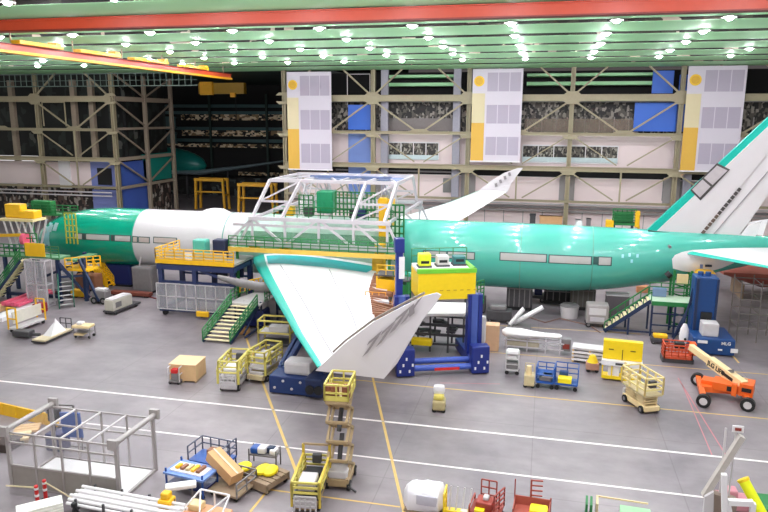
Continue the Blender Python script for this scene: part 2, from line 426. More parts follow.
# black gap, then lower pink panels
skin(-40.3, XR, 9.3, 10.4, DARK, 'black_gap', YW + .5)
MB().box(-33, -12, YW + .2, YW + .45, 9.6, 9.85).build('grey_conduit', MGREY, wb)
skin(-40.3, XR, 0, 9.3, WALLP)
for X in [x + .0 for x in cols if x > -41]:
    MB().box(X - 1.1, X + 1.1, YW - .25, YW, 5.9, 9.6).build('grey_pier', WALLG, wb)
MB().box(16.5, 23, YW - .2, YW, 6.3, 9.2).build('grey_screen', mat('grey_screen_glass', (120, 118, 116), .3), wb)
MB().box(-15.5, -13.8, YW - .2, YW, 6.6, 8.8).build('grey_screen', mat('grey_screen_glass', (0, 0, 0)), wb)
for z, r, mm in ((4.9, .16, MGREY), (5.35, .12, LGREY), (4.3, .12, WALLG)):
    MB().box(-40, XR, YW - .8, YW - .5, z - r, z + r).build('pipe_run', mm, wb)
for i in range(24):
    X = -38 + i * 2.9
    MB().box(X, X + .1, YW - .06, YW, 0.2, 4.2).build('panel_joint', WALLG, wb)
# blue panels
for x0, x1, z0, z1, mm, Y in ((-30.6, -27, 16.1, 19.9, BLUEV, 105.3), (-30.6, -27, 11.0, 15.5, BLUEP, 105.3), (-30.6, -27, 5.8, 10.4, BLUEP, 105.3),
                           (11.8, 17.4, 16.2, 20.2, BLUEV, 105.2), (14.0, 16.8, 21.5, 24.6, BLUEV, 106), (17.5, 19.4, 16.2, 24, BLUEV, 105.6)):
    MB().box(x0, x1, Y, Y + .15, z0, z1).build('blue_panel', mm, wb)
m_ = MB().rail([(-30.6, 105, 19.9), (-27, 105, 19.9)], 4.6, 4, .1, 0); m_.build('pale_frame', LGREY, wb)
# panel clutter at wall foot
for x0, x1, z1, mm in ((-.6, 2.6, 4.0, CARD), (-2, -1.2, 4.2, DGREY), (4.5, 5.2, 3.6, LGREY), (6, 6.6, 3.8, MGREY), (-6, -4, 2.8, LGREY)):
    single(MB().box(x0, x1, 101.8, 102.8, 0, z1).box(x0 - .05, x1 + .05, 101.75, 102.85, z1 - .2, z1), 'storage_cabinet', mm,
           {CARD: 'tan storage cabinet against the far wall above the teal fuselage', DGREY: 'dark narrow cabinet left of the tan one at the far wall', LGREY: 'pale grey locker at the far wall %s' % ('behind the raised far wing' if x0 < 0 else 'right of the tan cabinet'), MGREY: 'slim mid grey locker right of the pale one at the far wall'}[mm], 'cabinet')

# ---- left portion of the wall
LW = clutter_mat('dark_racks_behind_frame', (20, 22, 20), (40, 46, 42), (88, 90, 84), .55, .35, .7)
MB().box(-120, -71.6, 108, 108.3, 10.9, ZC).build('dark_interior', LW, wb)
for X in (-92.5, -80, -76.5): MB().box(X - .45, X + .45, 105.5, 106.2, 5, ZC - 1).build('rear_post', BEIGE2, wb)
MB().box(-120, -77.3, 105.2, 105.6, 6.1, 10.1).build('wall_panel', WALLP, wb)
MB().box(-83.5, -81.3, 104.9, 105.2, 5.5, 10.6).build('white_duct', WHITE, wb)
MB().box(-77.3, -71.6, 105.2, 105.6, 5.8, 10.6).build('blue_panel', PERI, wb)
MB().box(-75.9, -73.2, 105.0, 105.2, 6.3, 9.2).build('dark_doorway', DARK, wb)
MB().box(-77.3, -71.6, 105.2, 105.6, 0, 5.4).build('blue_panel', PERI, wb)
MB().box(-120, -77.3, 106, 106.3, 0, 5.8).build('shadowed_store', clutter_mat('cluttered_store', (40, 34, 32), (96, 78, 70), (170, 160, 150), 1.1, .8, .55), wb)
for z in (5.2, 4.6): MB().box(-120, -72, 103, 103.2, z - .1, z + .1).build('pipe_run', LGREY, wb)
m_ = MB(); 
MB().rail([(-84.6, 103.6, 16.3), (-80.2, 103.6, 16.3)], 4, 4.4, .15, 0).build('pale_frame', BEIGE, wb)
# side face of the left block going back into the bay
ws = structure('wall_left'); XS = -70.9
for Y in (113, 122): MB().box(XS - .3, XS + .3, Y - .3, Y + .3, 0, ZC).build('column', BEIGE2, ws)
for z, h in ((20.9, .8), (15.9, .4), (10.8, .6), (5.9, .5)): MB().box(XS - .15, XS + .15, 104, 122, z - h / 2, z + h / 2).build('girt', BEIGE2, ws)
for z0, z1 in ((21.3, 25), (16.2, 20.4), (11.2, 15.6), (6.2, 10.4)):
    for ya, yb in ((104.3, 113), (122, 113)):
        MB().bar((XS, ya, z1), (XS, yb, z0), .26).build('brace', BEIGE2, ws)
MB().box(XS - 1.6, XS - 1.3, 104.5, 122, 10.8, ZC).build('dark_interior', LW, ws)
MB().box(XS - .9, XS - .7, 104.5, 113.5, 0, 10.2).build('blue_panel', mat('mid_blue_panel', (64, 92, 170), .5, var=.06), ws)
MB().box(XS - .9, XS - .7, 112.5, 122, 6.2, 11.2).build('teal_panel', mat('teal_curtain', (10, 130, 115), .5, var=.06), ws)
MB().box(XS - 1.2, XS - 1.0, 113.5, 122, 0, 6).build('shadowed_store', bpy.data.materials['cluttered_store'], ws)
# ---- deep bay behind
by = structure('wall_far_bay'); YB = 150
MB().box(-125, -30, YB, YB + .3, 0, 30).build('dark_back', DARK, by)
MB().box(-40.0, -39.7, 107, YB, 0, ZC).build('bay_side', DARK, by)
MB().box(-125, -35, 106.4, YB + 1, ZC + .1, ZC + .4).build('bay_ceiling', DARKG, by)
LIT = clutter_mat('lit_shelves', (30, 26, 20), (150, 125, 90), (235, 215, 180), .9, 1.4, .35)
for z, x0, x1 in ((17.2, -84, -49), (13.6, -84, -49), (11.0, -90, -45), (4.6, -70, -45)):
    MB().box(x0, x1, YB - 1.2, YB - 1, z, z + (1.4 if z > 12 else .8)).build('lit_gallery', LIT, by)
for z in (18.9, 15.3, 12.6, 20.4):
    MB().box(-92, -44, YB - 2.2, YB - 1.4, z - .35, z + .35).build('gallery_edge', mat('teal_grey_steel', (62, 92, 92), .5), by)
for X in (-86, -76, -62): MB().box(X - .25, X + .25, YB - 2.6, YB - 2.2, 0, 23).build('gallery_post', DARKG, by)
for X in (-87, -54):
    for z in (14.0, 17.6): MB().box(X - 3, X + 3, YB - 4, YB - 3.2, z, z + .4).box(X - 3, X + 3, YB - 4, YB - 3.2, z - 2.2, z - 1.9).box(X - 2.6, X + 2.6, YB - 3.1, YB - 3, z - 2, z).build('balcony', mat('teal_grey_steel', (0, 0, 0)), by)
MB().box(-110, -45, YB - 3, YB - .5, 0, 4.2).build('dark_racks', clutter_mat('dark_store_racks', (14, 14, 13), (40, 42, 40), (80, 90, 88), .5, .6, .6), by)
# catwalk lattice under the roof at the left
m_ = MB(); x = -100
m_.bar((-100, 103, 24.9), (-55, 103, 24.9), .12); m_.bar((-100, 103, 22.9), (-55, 103, 22.9), .14); m_.bar((-100, 103, 23.8), (-55, 103, 23.8), .08)
while x < -55: m_.bar((x, 103, 22.9), (x, 103, 24.9), .1); x += 1.1
t = single(m_, 'roof_catwalk', mat('grey_green_steel', (104, 122, 112), .5), 'grey green lattice catwalk hanging under the roof above the left frame', 'catwalk')
t = thing('hoist_crane', 'yellow hoist crane box hanging in the dark bay opening', 'crane', (-60.5, 122, 22))
pw(MB().box(-64.6, -55.4, 121.4, 122.6, 22.2, 24.2), 'girder', mat('bay_crane_yellow', (160, 124, 24), .5), t)
pw(MB().box(-64, -61.5, 120.8, 121.4, 22.0, 24.4), 'hoist_trolley', CRY, t)
pw(MB().box(-58, -57, 121, 121.4, 21.6, 22.4), 'hoist_block', CRY, t)
pw(MB().bar((-57, 121.2, 17.5), (-57, 121.2, 21.8), .08), 'cable', BLACK, t)

# ---- banners
BAN = mat('banner_fabric', (206, 198, 206), .6, var=.02); BANY = mat('banner_gold_strip', (214, 168, 66), .6, var=.02)
BANW = mat('banner_cream_strip', (214, 200, 160), .6, var=.02); BANP = mat('banner_mauve_grid', (172, 162, 176), .6, var=.03); LOGO = mat('banner_gold_logo', (235, 190, 40), .5, var=.03)
def banner(px0, px1, ytop, ybot, where, Yp=102.4):
    a = at(px0, ytop, Y=Yp); b = at(px1, ytop, Y=Yp); zb = at(px0, ybot, Y=Yp).z; x0, x1 = a.x, b.x; zt = min(a.z, ZC - .05); W = x1 - x0; H_ = zt - zb
    t = thing('hanging_banner', 'white banner with gold strip and round emblem hanging ' + where, 'banner', (x0 + W / 2, Yp, zb))
    pw(MB().box(x0, x1, Yp, Yp + .06, zb, zt), 'fabric_sheet', BAN, t)
    pw(MB().box(x0, x0 + W * .26, Yp - .03, Yp, zb, zb + H_ * .42), 'gold_strip', BANY, t)
    pw(MB().box(x0, x0 + W * .26, Yp - .03, Yp, zb + H_ * .42, zb + H_ * .74), 'cream_strip', BANW, t)
    for i in range(3):
        z1 = zt - H_ * (.04 + i * .345); z0 = z1 - H_ * .2
        for k in range(3):
            xa = x0 + W * (.3 + k * .225)
            pw(MB().box(xa, xa + W * .21, Yp - .03, Yp, z0, z1), 'mauve_field', BANP, t)
    cx, cz, r = x0 + W * .135, zt - H_ * .13, W * .105
    pw(MB().tube((cx, Yp - .02, cz), (cx, Yp - .05, cz), r, 20), 'round_emblem', LOGO, t)
    pw(MB().tube((cx, Yp - .05, cz), (cx, Yp - .07, cz), r * .72, 20).bar((cx - r * .4, Yp - .08, cz), (cx + r * .4, Yp - .08, cz), .06, .5), 'emblem_disc', mat('banner_dark_gold', (218, 168, 30), .5), t)
    pw(MB().box(x0 - .1, x1 + .1, Yp - .05, Yp + .1, zb - .1, zb + .08), 'hem_bar', WHITE, t)
banner(286.5, 331, 72, 169, 'at the corner of the dark bay')
banner(473, 523.5, 69, 161, 'in the middle above the far wing')
banner(689, 748, 66, 171, 'behind the tail fin')
# ================================================================ THE AIRLINER
YA, ZA, RA = 65.0, 5.2, 3.1
NX, TX = -54.9, 22.5
air = thing('airliner', 'unpainted wide-body airliner in teal primer and white, wings on, filling the middle of the hall', 'airplane', (-16, YA, 2.1))
def fus(X):
    r, z = RA, ZA
    if X < NX + 10.5:
        t = max(0., (X - NX) / 10.5); r = RA * (1 - (1 - t) ** 2.5) ** .5; z = ZA - .75 * (1 - t) ** 2
    if X > 1.5:
        t = (X - 1.5) / (TX - 1.5); r = RA * (1 - .85 * t ** 1.55); z = (ZA + RA - .35 * t) - r
    return r, z
def ring(X, n=48):
    r, z = fus(X); r = max(r, .04)
    return [(X, YA + r * math.cos(2 * PI * i / n), z + r * math.sin(2 * PI * i / n)) for i in range(n)]
def section(x0, x1, name, m, n):
    xs = [x0 + (x1 - x0) * i / n for i in range(n + 1)]
    if x0 == NX: xs = [NX + (x1 - NX) * (i / n) ** 2 for i in range(n + 1)]
    return pw(MB().loft([ring(x) for x in xs], cap=True), name, m, air, True)
section(NX, -41.3, 'nose_section', TEALD, 22)
section(-41.3, -29.5, 'white_fuselage_section', mat('white_protective_coat', (198, 194, 194), .3, var=.03, coat=.3), 8)
section(-29.5, -13.2, 'centre_fuselage_section', mat('pale_green_primer', (168, 196, 178), .35, var=.08, coat=.2), 10)
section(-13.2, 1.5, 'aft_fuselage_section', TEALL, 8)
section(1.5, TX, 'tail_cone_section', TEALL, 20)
for X in (-41.3, -31.2, -13.2, -1.9, 4.4):
    r, z = fus(X)
    pw(MB().loft([[(X + dx, YA + (r + .012) * math.cos(2 * PI * i / 48), z + (r + .012) * math.sin(2 * PI * i / 48)) for i in range(48)] for dx in (-.05, .05)], cap=False), 'skin_joint', mat('joint_sealant', (70, 150, 130), .5), air, True)
def patch(x0, x1, z0, z1, name, m, off=.03, side=-1, parent=None, n=6):
    rings = []
    for i in range(n + 1):
        X = x0 + (x1 - x0) * i / n; r, zc = fus(X); rr = r + off; row = []
        for k in range(5):
            z = z0 + (z1 - z0) * k / 4; s = max(-1, min(1, (z - zc) / r)); a = math.asin(s)
            row.append((X, YA + side * rr * math.cos(a), zc + rr * math.sin(a)))
        rings.append(row)
    return pw(MB().loft(rings, cap=False, closed=False), name, m, parent or air, True)
# panels: photo pixel spans converted on the near side of the hull
GP = mat('grey_masking_panel', (172, 170, 166), .5, var=.06)
JN = mat('joint_dark', (40, 78, 74), .5)
def belt(xa, xb, yc, h=.52, name='window_belt_panel', m=GP):
    A = at(xa, yc, Y=YA - RA); B = at(xb, yc, Y=YA - RA)
    z = (A.z + B.z) / 2
    patch(A.x - .1, B.x + .1, z - h / 2 - .08, z + h / 2 + .08, 'panel_edge', JN, .02)
    patch(A.x, B.x, z - h / 2, z + h / 2, name, m, .04)
belt(74, 81.5, 236.5); belt(83, 84.5, 236.7, .5, 'panel_strap', DGREY); belt(86, 109, 237.3); belt(111.5, 113, 238, .5, 'panel_strap', DGREY); belt(115, 130, 238.5)
for a, b, y in ((133, 137, 239.5), (139, 149, 240), (154, 176, 240.5)): belt(a, b, y, .5, 'window_belt_panel', mat('brown_masked_belt', (176, 162, 154), .5))
belt(424, 446, 254.5, .55); belt(448, 474, 255.5, .55)
belt(500.5, 546, 257.5, .62); belt(549.5, 591, 260, .62); belt(599, 611, 261.7, .65)
belt(594.5, 597, 261, .55, 'small_hatch', JN)
for x, y in ((622, 257), (629, 256), (637, 257), (631, 262)):
    A = at(x, y, Y=YA - RA); patch(A.x, A.x + .2, A.z - .15, A.z + .15, 'pale_mark', mat('pale_blue_mark', (150, 215, 225), .4), .03)
# round opening near the tail and door outlines
A = at(670, 247, Y=YA - 2.9)
pw(MB().tube((A.x, A.y - .05, A.z), (A.x, A.y + .4, A.z), .13, 14), 'round_vent', MGREY, air, True)
# cockpit windows
for k in range(3):
    X = NX + 2.0 + k * .75
    patch(X, X + .62, fus(X)[1] + fus(X)[0] * .42, fus(X)[1] + fus(X)[0] * .74, 'cockpit_window', mat('covered_cockpit_glass', (150, 185, 185), .3), .03)
# pale patch on the nose barrel, painted in for its reflections
patch(-52.9, -51.8, 4.2, 6.6, 'pale_nose_reflection', mat('pale_aqua_reflection', (140, 200, 205), .4), .03)
# belly fairing
rg = []
for X, w, h in ((-30, .4, .2), (-27, 2.9, 1.2), (-22, 3.5, 1.6), (-16, 3.5, 1.6), (-11, 2.9, 1.2), (-8, .4, .2)):
    rg.append([(X, YA + w * math.cos(2 * PI * i / 24), 3.1 + h * math.sin(2 * PI * i / 24)) for i in range(24)])
pw(MB().loft(rg), 'belly_fairing', TEALD, air, True)

# ---- wings
def wing_section(xl, xt, y, z, th, n=16):
    """closed aerofoil outline, front at xl"""
    c = xt - xl; up = []; lo = []
    for i in range(n + 1):
        t = (1 - math.cos(PI * i / n)) / 2
        yt = 5 * th * (.2969 * math.sqrt(t) - .126 * t - .3516 * t * t + .2843 * t ** 3 - .1015 * t ** 4)
        up.append((xl + t * c, y, z + yt * c * 1.1)); lo.append((xl + t * c, y, z - yt * c * .75))
    return up + lo[1:-1][::-1]
def on_line(p0, p1, Y, z):
    """world X where a straight measured edge crosses depth Y at height z"""
    lo, hi = -.3, 1.4
    for _ in range(40):
        m = (lo + hi) / 2; p = at(p0[0] + (p1[0] - p0[0]) * m, p0[1] + (p1[1] - p0[1]) * m, Y=Y)
        if p.z > z: lo = m
        else: hi = m
    return p.x
LE = lambda Y, z: on_line((253, 261), (316, 369), Y, z)
ST_N = [(62.8, LE(58, 4.3) - 2.6, -13.6, 4.0, .12), (58.0, LE(58, 4.3), -14.4, 4.15, .115), (52.0, LE(52, 4.4), -13.3, 4.35, .11), (44.0, LE(44, 4.65), -11.0, 4.6, .10), (38.0, LE(38, 4.9), -9.5, 4.85, .095), (32.75, -11.3, -7.75, 5.0, .09)]
def cut(st, a, b, dz=0., grow=0.):
    """the slice of every wing section between chord fractions a and b (full thickness)"""
    out = []
    for y, xl, xt, z, th in st:
        c = xt - xl; prof = []
        ts = [a + (b - a) * i / 8 for i in range(9)]
        f = lambda t: 5 * th * (.2969 * math.sqrt(max(t, 0)) - .126 * t - .3516 * t * t + .2843 * t ** 3 - .1015 * t ** 4)
        up = [(xl + t * c, y, z + dz + f(t) * c * 1.1 + grow) for t in ts]; lo = [(xl + t * c, y, z + dz - f(t) * c * .75 - grow) for t in ts]
        out.append(up + lo[::-1])
    return out
MIRR = lambda y: 2 * YA - y
FLE = at(478, 191, Y=97.2); FTE = at(507, 192, Y=97.2)
ST_F = [(MIRR(62.8), -28.2, -13.6, 4.0, .12), (MIRR(52.0), -22, -12.6, 4.7, .11), (MIRR(44.0), -16.7, -9.6, 5.7, .10), (MIRR(38.0), -12.9, -7.6, 6.6, .095), (97.2, FLE.x, FTE.x, FLE.z, .08)]
for side, st in (('near', ST_N), ('far', ST_F)):
    pw(MB().loft(cut(st, .085, 1.0)), 'wing_panel', mat('white_wing_skin', (238, 236, 235), .45, var=.015, scale=.4, coat=.1), air, True)
    pw(MB().loft(cut(st, 0, .085)), 'wing_leading_edge', TEALE, air, True)
# thin seams on the near wing
def wpt(t, y, up=.03):
    for (a, b) in zip(ST_N[:-1], ST_N[1:]):
        if a[0] >= y >= b[0]:
            k = (a[0] - y) / (a[0] - b[0]); xl, xt, z, th = [a[i] + (b[i] - a[i]) * k for i in (1, 2, 3, 4)]
            c = xt - xl; yt = 5 * th * (.2969 * math.sqrt(t) - .126 * t - .3516 * t * t + .2843 * t ** 3 - .1015 * t ** 4)
            return Vector((xl + t * c, y, z + yt * c * 1.1 + up))
SEAM = mat('wing_seam', (150, 144, 146), .6)
for t0, y0, t1, y1 in ((.2, 57, .34, 33.2), (.62, 57, .8, 39.5)):
    n = 14; m_ = MB()
    for i in range(n):
        a = i / n; b = (i + 1) / n
        m_.bar(wpt(t0 + (t1 - t0) * a, y0 + (y1 - y0) * a, .015), wpt(t0 + (t1 - t0) * b, y0 + (y1 - y0) * b, .015), .06, .03)
    pw(m_, 'wing_seam', SEAM, air)
# aqua coated wing root strip
m_ = MB(); rows = []
for t in [i / 12 for i in range(13)]:
    tt = .1 + t * .82
    yA = 60.9; yB = 57.2 + 1.6 * abs(t - .35)
    rows.append([tuple(wpt(tt, yA, .03)), tuple(wpt(tt, yB, .03))])
pw(m_.loft(rows, cap=False, closed=False), 'aqua_root_strip', TEALB, air, True)
# exposed rear spar structure where the flaps are not fitted yet
m_ = MB(); rnd = random.Random(3)
for i in range(26):
    y = 60 - i * .62; p = wpt(.985, max(y, 33), 0); L_ = rnd.uniform(.8, 2.2)
    m_.bar(p, p + Vector((L_, -.1, -.15 + rnd.uniform(-.3, .2))), .16, .3)
for k in (.6, 1.3):
    m_.bar(wpt(.99, 60, .0) + Vector((k, 0, -.2)), wpt(.99, 45, 0) + Vector((k, 0, -.2)), .12)
pw(m_, 'rear_spar_ribs', BROWN, air)
pw(MB().loft([[tuple(wpt(1, y, .05) + Vector((d, 0, dz))) for d, dz in ((-.2, 0), (1.3, -.1), (1.3, -.25), (-.2, -.3))] for y in (57.5, 52, 48.5)]), 'inboard_flap_skin', GREYW, air)
# folded tips, upright
def tip(y, pts, s):
    """upright folded wing tip: outline in X,Z, standing in a vertical plane and leaning slightly outwards"""
    z0 = min(p[1] for p in pts); P3 = lambda p, o: (p[0], y + s * (o + (p[1] - z0) * .03), p[1])
    th = [.16 if i < 2 else (.09 if p[1] < 8.6 else .05) for i, p in enumerate(pts)]
    n = len(pts); m = MB(); vs = [P3(p, -t) for p, t in zip(pts, th)] + [P3(p, t) for p, t in zip(pts, th)]
    m.add(vs, [tuple(range(n))[::-1], tuple(range(n, 2 * n))] + [(i, (i + 1) % n, n + (i + 1) % n, n + i) for i in range(n)])
    return m
pxs = [(317, 369), (385, 377), (398, 362), (412, 338), (424, 318), (436, 303), (442, 293.5), (437, 291.5), (424, 295), (404, 305), (374, 321), (345, 343)]
PT = [(at(x, y, Y=32.6).x, at(x, y, Y=32.6).z) for x, y in pxs]
nt_ = pw(tip(32.5, PT, -1), 'folded_wing_tip', GREYW, air)
# dark gap strip under the upper edge
E_ = [Vector((at(x, y, Y=32.7).x, 32.8, at(x, y, Y=32.7).z)) for x, y in ((333, 352), (345, 341), (374, 319.5), (404, 303.5), (424, 293.5))]
m_ = MB()
for a, b in zip(E_[:-1], E_[1:]): m_.bar(a, b, .25, .1)
m_.build('leading_edge_seal', mat('brown_grey_seal', (130, 118, 108), .6), nt_, off=air.location)
# lettering on the tip
def text_on(s, origin, ux, uz, size, m, name, root, depth=.02, shear=0.25):
    """lettering as a mesh, reading along ux with its height along uz"""
    cu = bpy.data.curves.new('t', 'FONT'); cu.body = s; cu.size = size; cu.extrude = depth; cu.shear = shear; cu.resolution_u = 3; cu.offset = size * .018
    o = bpy.data.objects.new('t', cu); COL.objects.link(o)
    dg = bpy.context.evaluated_depsgraph_get(); me = bpy.data.meshes.new_from_object(o.evaluated_get(dg))
    COL.objects.unlink(o); bpy.data.objects.remove(o); bpy.data.curves.remove(cu)
    ux = Vector(ux).normalized(); uz = Vector(uz).normalized(); n = ux.cross(uz)
    off = Vector(root.location) if root is not None else Vector((0, 0, 0))
    for v in me.vertices: v.co = Vector(origin) + ux * v.co.x + uz * v.co.y + n * v.co.z - off
    me.name = name; me.materials.clear(); me.materials.append(m)
    ob = bpy.data.objects.new(name, me); COL.objects.link(ob); ob.parent = root; return ob
TIPL = mat('grey_tip_lettering', (136, 128, 130), .5, var=.03)
def glyphs(polys, origin, ux, uz, m, name, root):
    mb = MB(); ux = Vector(ux); uz = Vector(uz); n = ux.cross(uz).normalized()
    for pl_ in polys: mb.prism([Vector(origin) + ux * x + uz * y + n * .02 for x, y in pl_], n * .02)
    return pw(mb, name, m, root)
SEV = [[(0, 1), (.62, 1), (.62, .84), (.0, .84)], [(.62, .84), (.62, 1), (.44, .84)], [(.44, .84), (.62, .84), (.3, 0), (.08, 0)]]
SEV = [[(0, 1.05), (.74, 1.05), (.74, .8), (0, .8)], [(.42, .8), (.74, .8), (.42, 0), (.08, 0)]]
XX = [[(0, 1), (.27, 1), (.74, 0), (.47, 0)], [(.47, 1), (.74, 1), (.27, 0), (0, 0)]]
for (bx, by, ex, ey, gl, s_) in ((361, 358, 373, 340, SEV, 1), (374.5, 348, 386, 331, SEV, 1), (388, 335, 399, 319, SEV, 1), (401, 324, 410, 307, XX, 1)):
    o0 = at(bx, by, Y=32.3); up_ = at(ex - 9.5, ey + 2.5, Y=32.3) - o0; hgt = 1.0
    uxv = (at(bx + 10, by - 8.3, Y=32.3) - o0).normalized(); uzv = Vector((.42, 0, .91))
    o0.y = 32.28 - (o0.z - 4.9) * .03
    glyphs(gl, o0, uxv * 1.3, uzv * 1.0, TIPL, 'tip_numeral' if gl is SEV else 'tip_letter', air)
# far tip
pxf = [(426, 187.5), (452, 177), (478, 182), (497, 189.5), (509, 181), (520, 170.5), (523, 167.8), (516, 168.8), (500, 173), (489, 180.5), (478, 187)]
FT = [(430, 186), (473, 193.5), (488, 190), (500, 185), (512, 175.5), (521.5, 168.5), (514, 168.8), (502, 174), (492, 179.5), (480, 183), (455, 184.5)]
ft = pw(tip(97.5, [(at(x, y, Y=97.5).x, at(x, y, Y=97.5).z) for x, y in ((478, 191.5), (507, 193), (511, 184), (517, 175.5), (523, 168), (518, 168), (504, 173), (490, 181.5))], 1), 'folded_wing_tip', GREYW, air)
m_ = MB()
for k in range(4):
    a = at(496 + k * 4.5, 185 - k * 3.6, Y=97.1); m_.cbox((a.x, 97.2, a.z), (.35, .03, .5), 0, -.3)
pw(m_, 'faint_tip_markings', TIPL, air)

# ---- fin
def fz(x, y): p = at(x, y, Y=65); return (p.x, p.z)
def slab(pts, th, name, m, yc=65, tops=None):
    n = len(pts); vs = [(x, yc - th, z) for x, z in pts] + [(x, yc + th, z) for x, z in pts]
    return pw(MB().add(vs, [tuple(range(n))[::-1], tuple(range(n, 2 * n))] + [(i, (i + 1) % n, n + (i + 1) % n, n + i) for i in range(n)]), name, m, air)
L0 = fz(645, 229); L1 = fz(768, 117); d_ = ((L1[0] - L0[0]), (L1[1] - L0[1])); TOPX = L0[0] + d_[0] * 1.05; TOPZ = L0[1] + d_[1] * 1.05
w_ = .85
finp = [(L0[0] + w_, L0[1] - .05), fz(736, 241.5), (TOPX + 5.2, TOPZ - .4), (TOPX + w_, TOPZ)]
H0 = fz(697, 238); H1 = fz(739, 187); sl = (H1[0] - H0[0]) / (H1[1] - H0[1])
hx = lambda z: H0[0] + (z - H0[1]) * sl
slab([(L0[0] + w_, L0[1] - .25), (hx(7.4), 7.4), (hx(TOPZ), TOPZ), (TOPX + w_ * .8, TOPZ)], .34, 'fin_panel', mat('grey_fin_composite', (206, 199, 200), .42, var=.03, scale=.6))
R1 = fz(753, 215); R2 = fz(768, 193); rk = (R2[0] - R1[0]) / (R2[1] - R1[1])
slab([(hx(7.4) + .02, 7.4), fz(733, 242), fz(745, 226), R1, (R1[0] + rk * (TOPZ - R1[1]), TOPZ), (hx(TOPZ) + .02, TOPZ)], .26, 'rudder', mat('pale_rudder_composite', (214, 207, 208), .42, var=.03, scale=.6))
slab([(L0[0], L0[1] - .25), (L0[0] + w_, L0[1] - .25), (TOPX + w_ * .8, TOPZ), (TOPX, TOPZ)], .2, 'fin_leading_edge', TEALE)
slab([fz(644, 231), fz(700, 240), fz(735, 243), fz(735, 245), fz(700, 243), fz(640, 234)], .5, 'fin_root_fillet', WHITEG)
slab([fz(712, 243), fz(731, 240), fz(741, 233), fz(748, 224.5), fz(761, 220.5), fz(757, 231), fz(750, 244)], .3, 'tail_fillet', WHITEG)
# removed access panels on the fin
def fpoly(px, name, m, y=64.63, root=None): return pw(MB().prism([(at(a, b, Y=y).x, y, at(a, b, Y=y).z) for a, b in px], (0, -.03, 0)), name, m, root or air)
DKE = mat('open_bay_edge', (70, 64, 62), .6)
fpoly([(690, 190), (717, 163), (730, 169.5), (700.5, 200.5)], 'open_bay_edge', DKE)
fpoly([(692, 189.5), (702.5, 179.5), (710.5, 186.5), (700, 197.5)], 'bay_panel', mat('bay_panel_grey', (176, 166, 168), .5), 64.58)
fpoly([(704, 178), (717, 165.5), (727.5, 170.5), (712.5, 185)], 'bay_panel', mat('bay_panel_grey', (0, 0, 0)), 64.58)
for i in range(13):
    t0 = i / 13; x = 697.5 + t0 * 42; y = 236.5 - t0 * 50
    fpoly([(x, y), (x + 2.6, y - 3), (x + 5.4, y - 1.4), (x + 2.8, y + 1.8)], 'hinge_opening', mat('brown_hinge_bay', (96, 76, 66), .6) if i < 6 else DKE, 64.6)
pw(MB().bar((hx(8) + .9, 64.7, 7.9), (hx(TOPZ) + 1.3, 64.7, TOPZ), .07, .05), 'rudder_seam', SEAM, air)
# ---- tailplane: grey root box, near half and far half
def hs(yr, s):
    st = []
    for k in range(5):
        t = k / 4; y = yr + s * t * 9.8; xl = 12.2 + t * 7.2; xt = 19.3 + t * 3.2; z = 6.55 + t * .5
        st.append((y, xl, xt, z, .075 - .015 * t))
    tilt = lambda rs: [[(x, y, z_ + .85 * (x - s_[1]) / (s_[2] - s_[1])) for x, y, z_ in r] for r, s_ in zip(rs, st)]
    pw(MB().loft(tilt(cut(st, .06, 1))), 'tailplane', WHITEG, air, True)
    pw(MB().loft(tilt(cut(st, 0, .06))), 'tailplane_leading_edge', TEALE, air, True)
fpoly([(648, 230), (669, 232.5), (669, 234), (648, 232)], 'root_gap', DKE, 64.4)
hs(62.6, -1); hs(67.4, 1)
# white composite patch around the tailplane root
def hullpatch(px, name, m, off):
    """outline given in photo pixels, laid on the near side of the hull"""
    c = (sum(p[0] for p in px) / len(px), sum(p[1] for p in px) / len(px)); n = len(px)
    def on(px_, py_):
        Y = 62.3
        for _ in range(12):
            p = at(px_, py_, Y=Y); r, zc = fus(p.x); s = max(-.98, min(.98, (p.z - zc) / (r + off))); Y = YA - (r + off) * math.sqrt(1 - s * s)
        return at(px_, py_, Y=Y)
    vs = [on(*c)]; fs = []
    for k in (1 / 3, 2 / 3, 1):
        vs += [on(c[0] + (x - c[0]) * k, c[1] + (y - c[1]) * k) for x, y in px]
    for i in range(n):
        j = (i + 1) % n; fs.append((0, 1 + i, 1 + j))
        for q in range(2): fs.append((1 + q * n + i, 1 + (q + 1) * n + i, 1 + (q + 1) * n + j, 1 + q * n + j))
    return pw(MB().add(vs, fs), name, m, air, True)
hullpatch([(672, 259), (675, 255), (682, 252), (692, 250), (702, 249.5), (714, 250.5), (728, 252.5), (736, 254), (734, 263), (722, 268), (708, 272), (694, 272.5), (682, 271), (673, 268.5)], 'white_root_panel', WHITEG, .1)
hullpatch([(701, 254), (714, 254.5), (729, 256), (727, 257.5), (712, 256.5), (702, 255.8)], 'root_slot', mat('brown_slot', (92, 76, 66), .6), .16)
hullpatch([(700, 264.5), (703, 264.5), (703, 268.5), (700, 268.5)], 'blue_mark', BLUEP, .16)
hullpatch([(705, 264.5), (712, 264.8), (712, 267), (705, 267)], 'blue_mark', STEELB, .16)
# blade antennas on the spine
for px_, py_ in ((577, 224), ):
    p = at(px_, py_, Y=65); pw(MB().prism([(p.x - .3, 64.97, 8.2), (p.x + .5, 64.97, 8.2), (p.x + .4, 64.97, 8.75), (p.x + .1, 64.97, 8.75)], (0, .06, 0)), 'blade_antenna', WHITE, air)
# satcom hump on the white section
pw(MB().loft([[(-33.4 + dx, 65 + w * math.cos(PI * i / 10), 8.15 + h * math.sin(PI * i / 10)) for i in range(11)] for dx, w, h in ((-1.6, .1, .05), (-.9, .7, .4), (0, .85, .55), (.9, .8, .5), (2, .1, .05))]), 'antenna_hump', WHITEG, air, True)
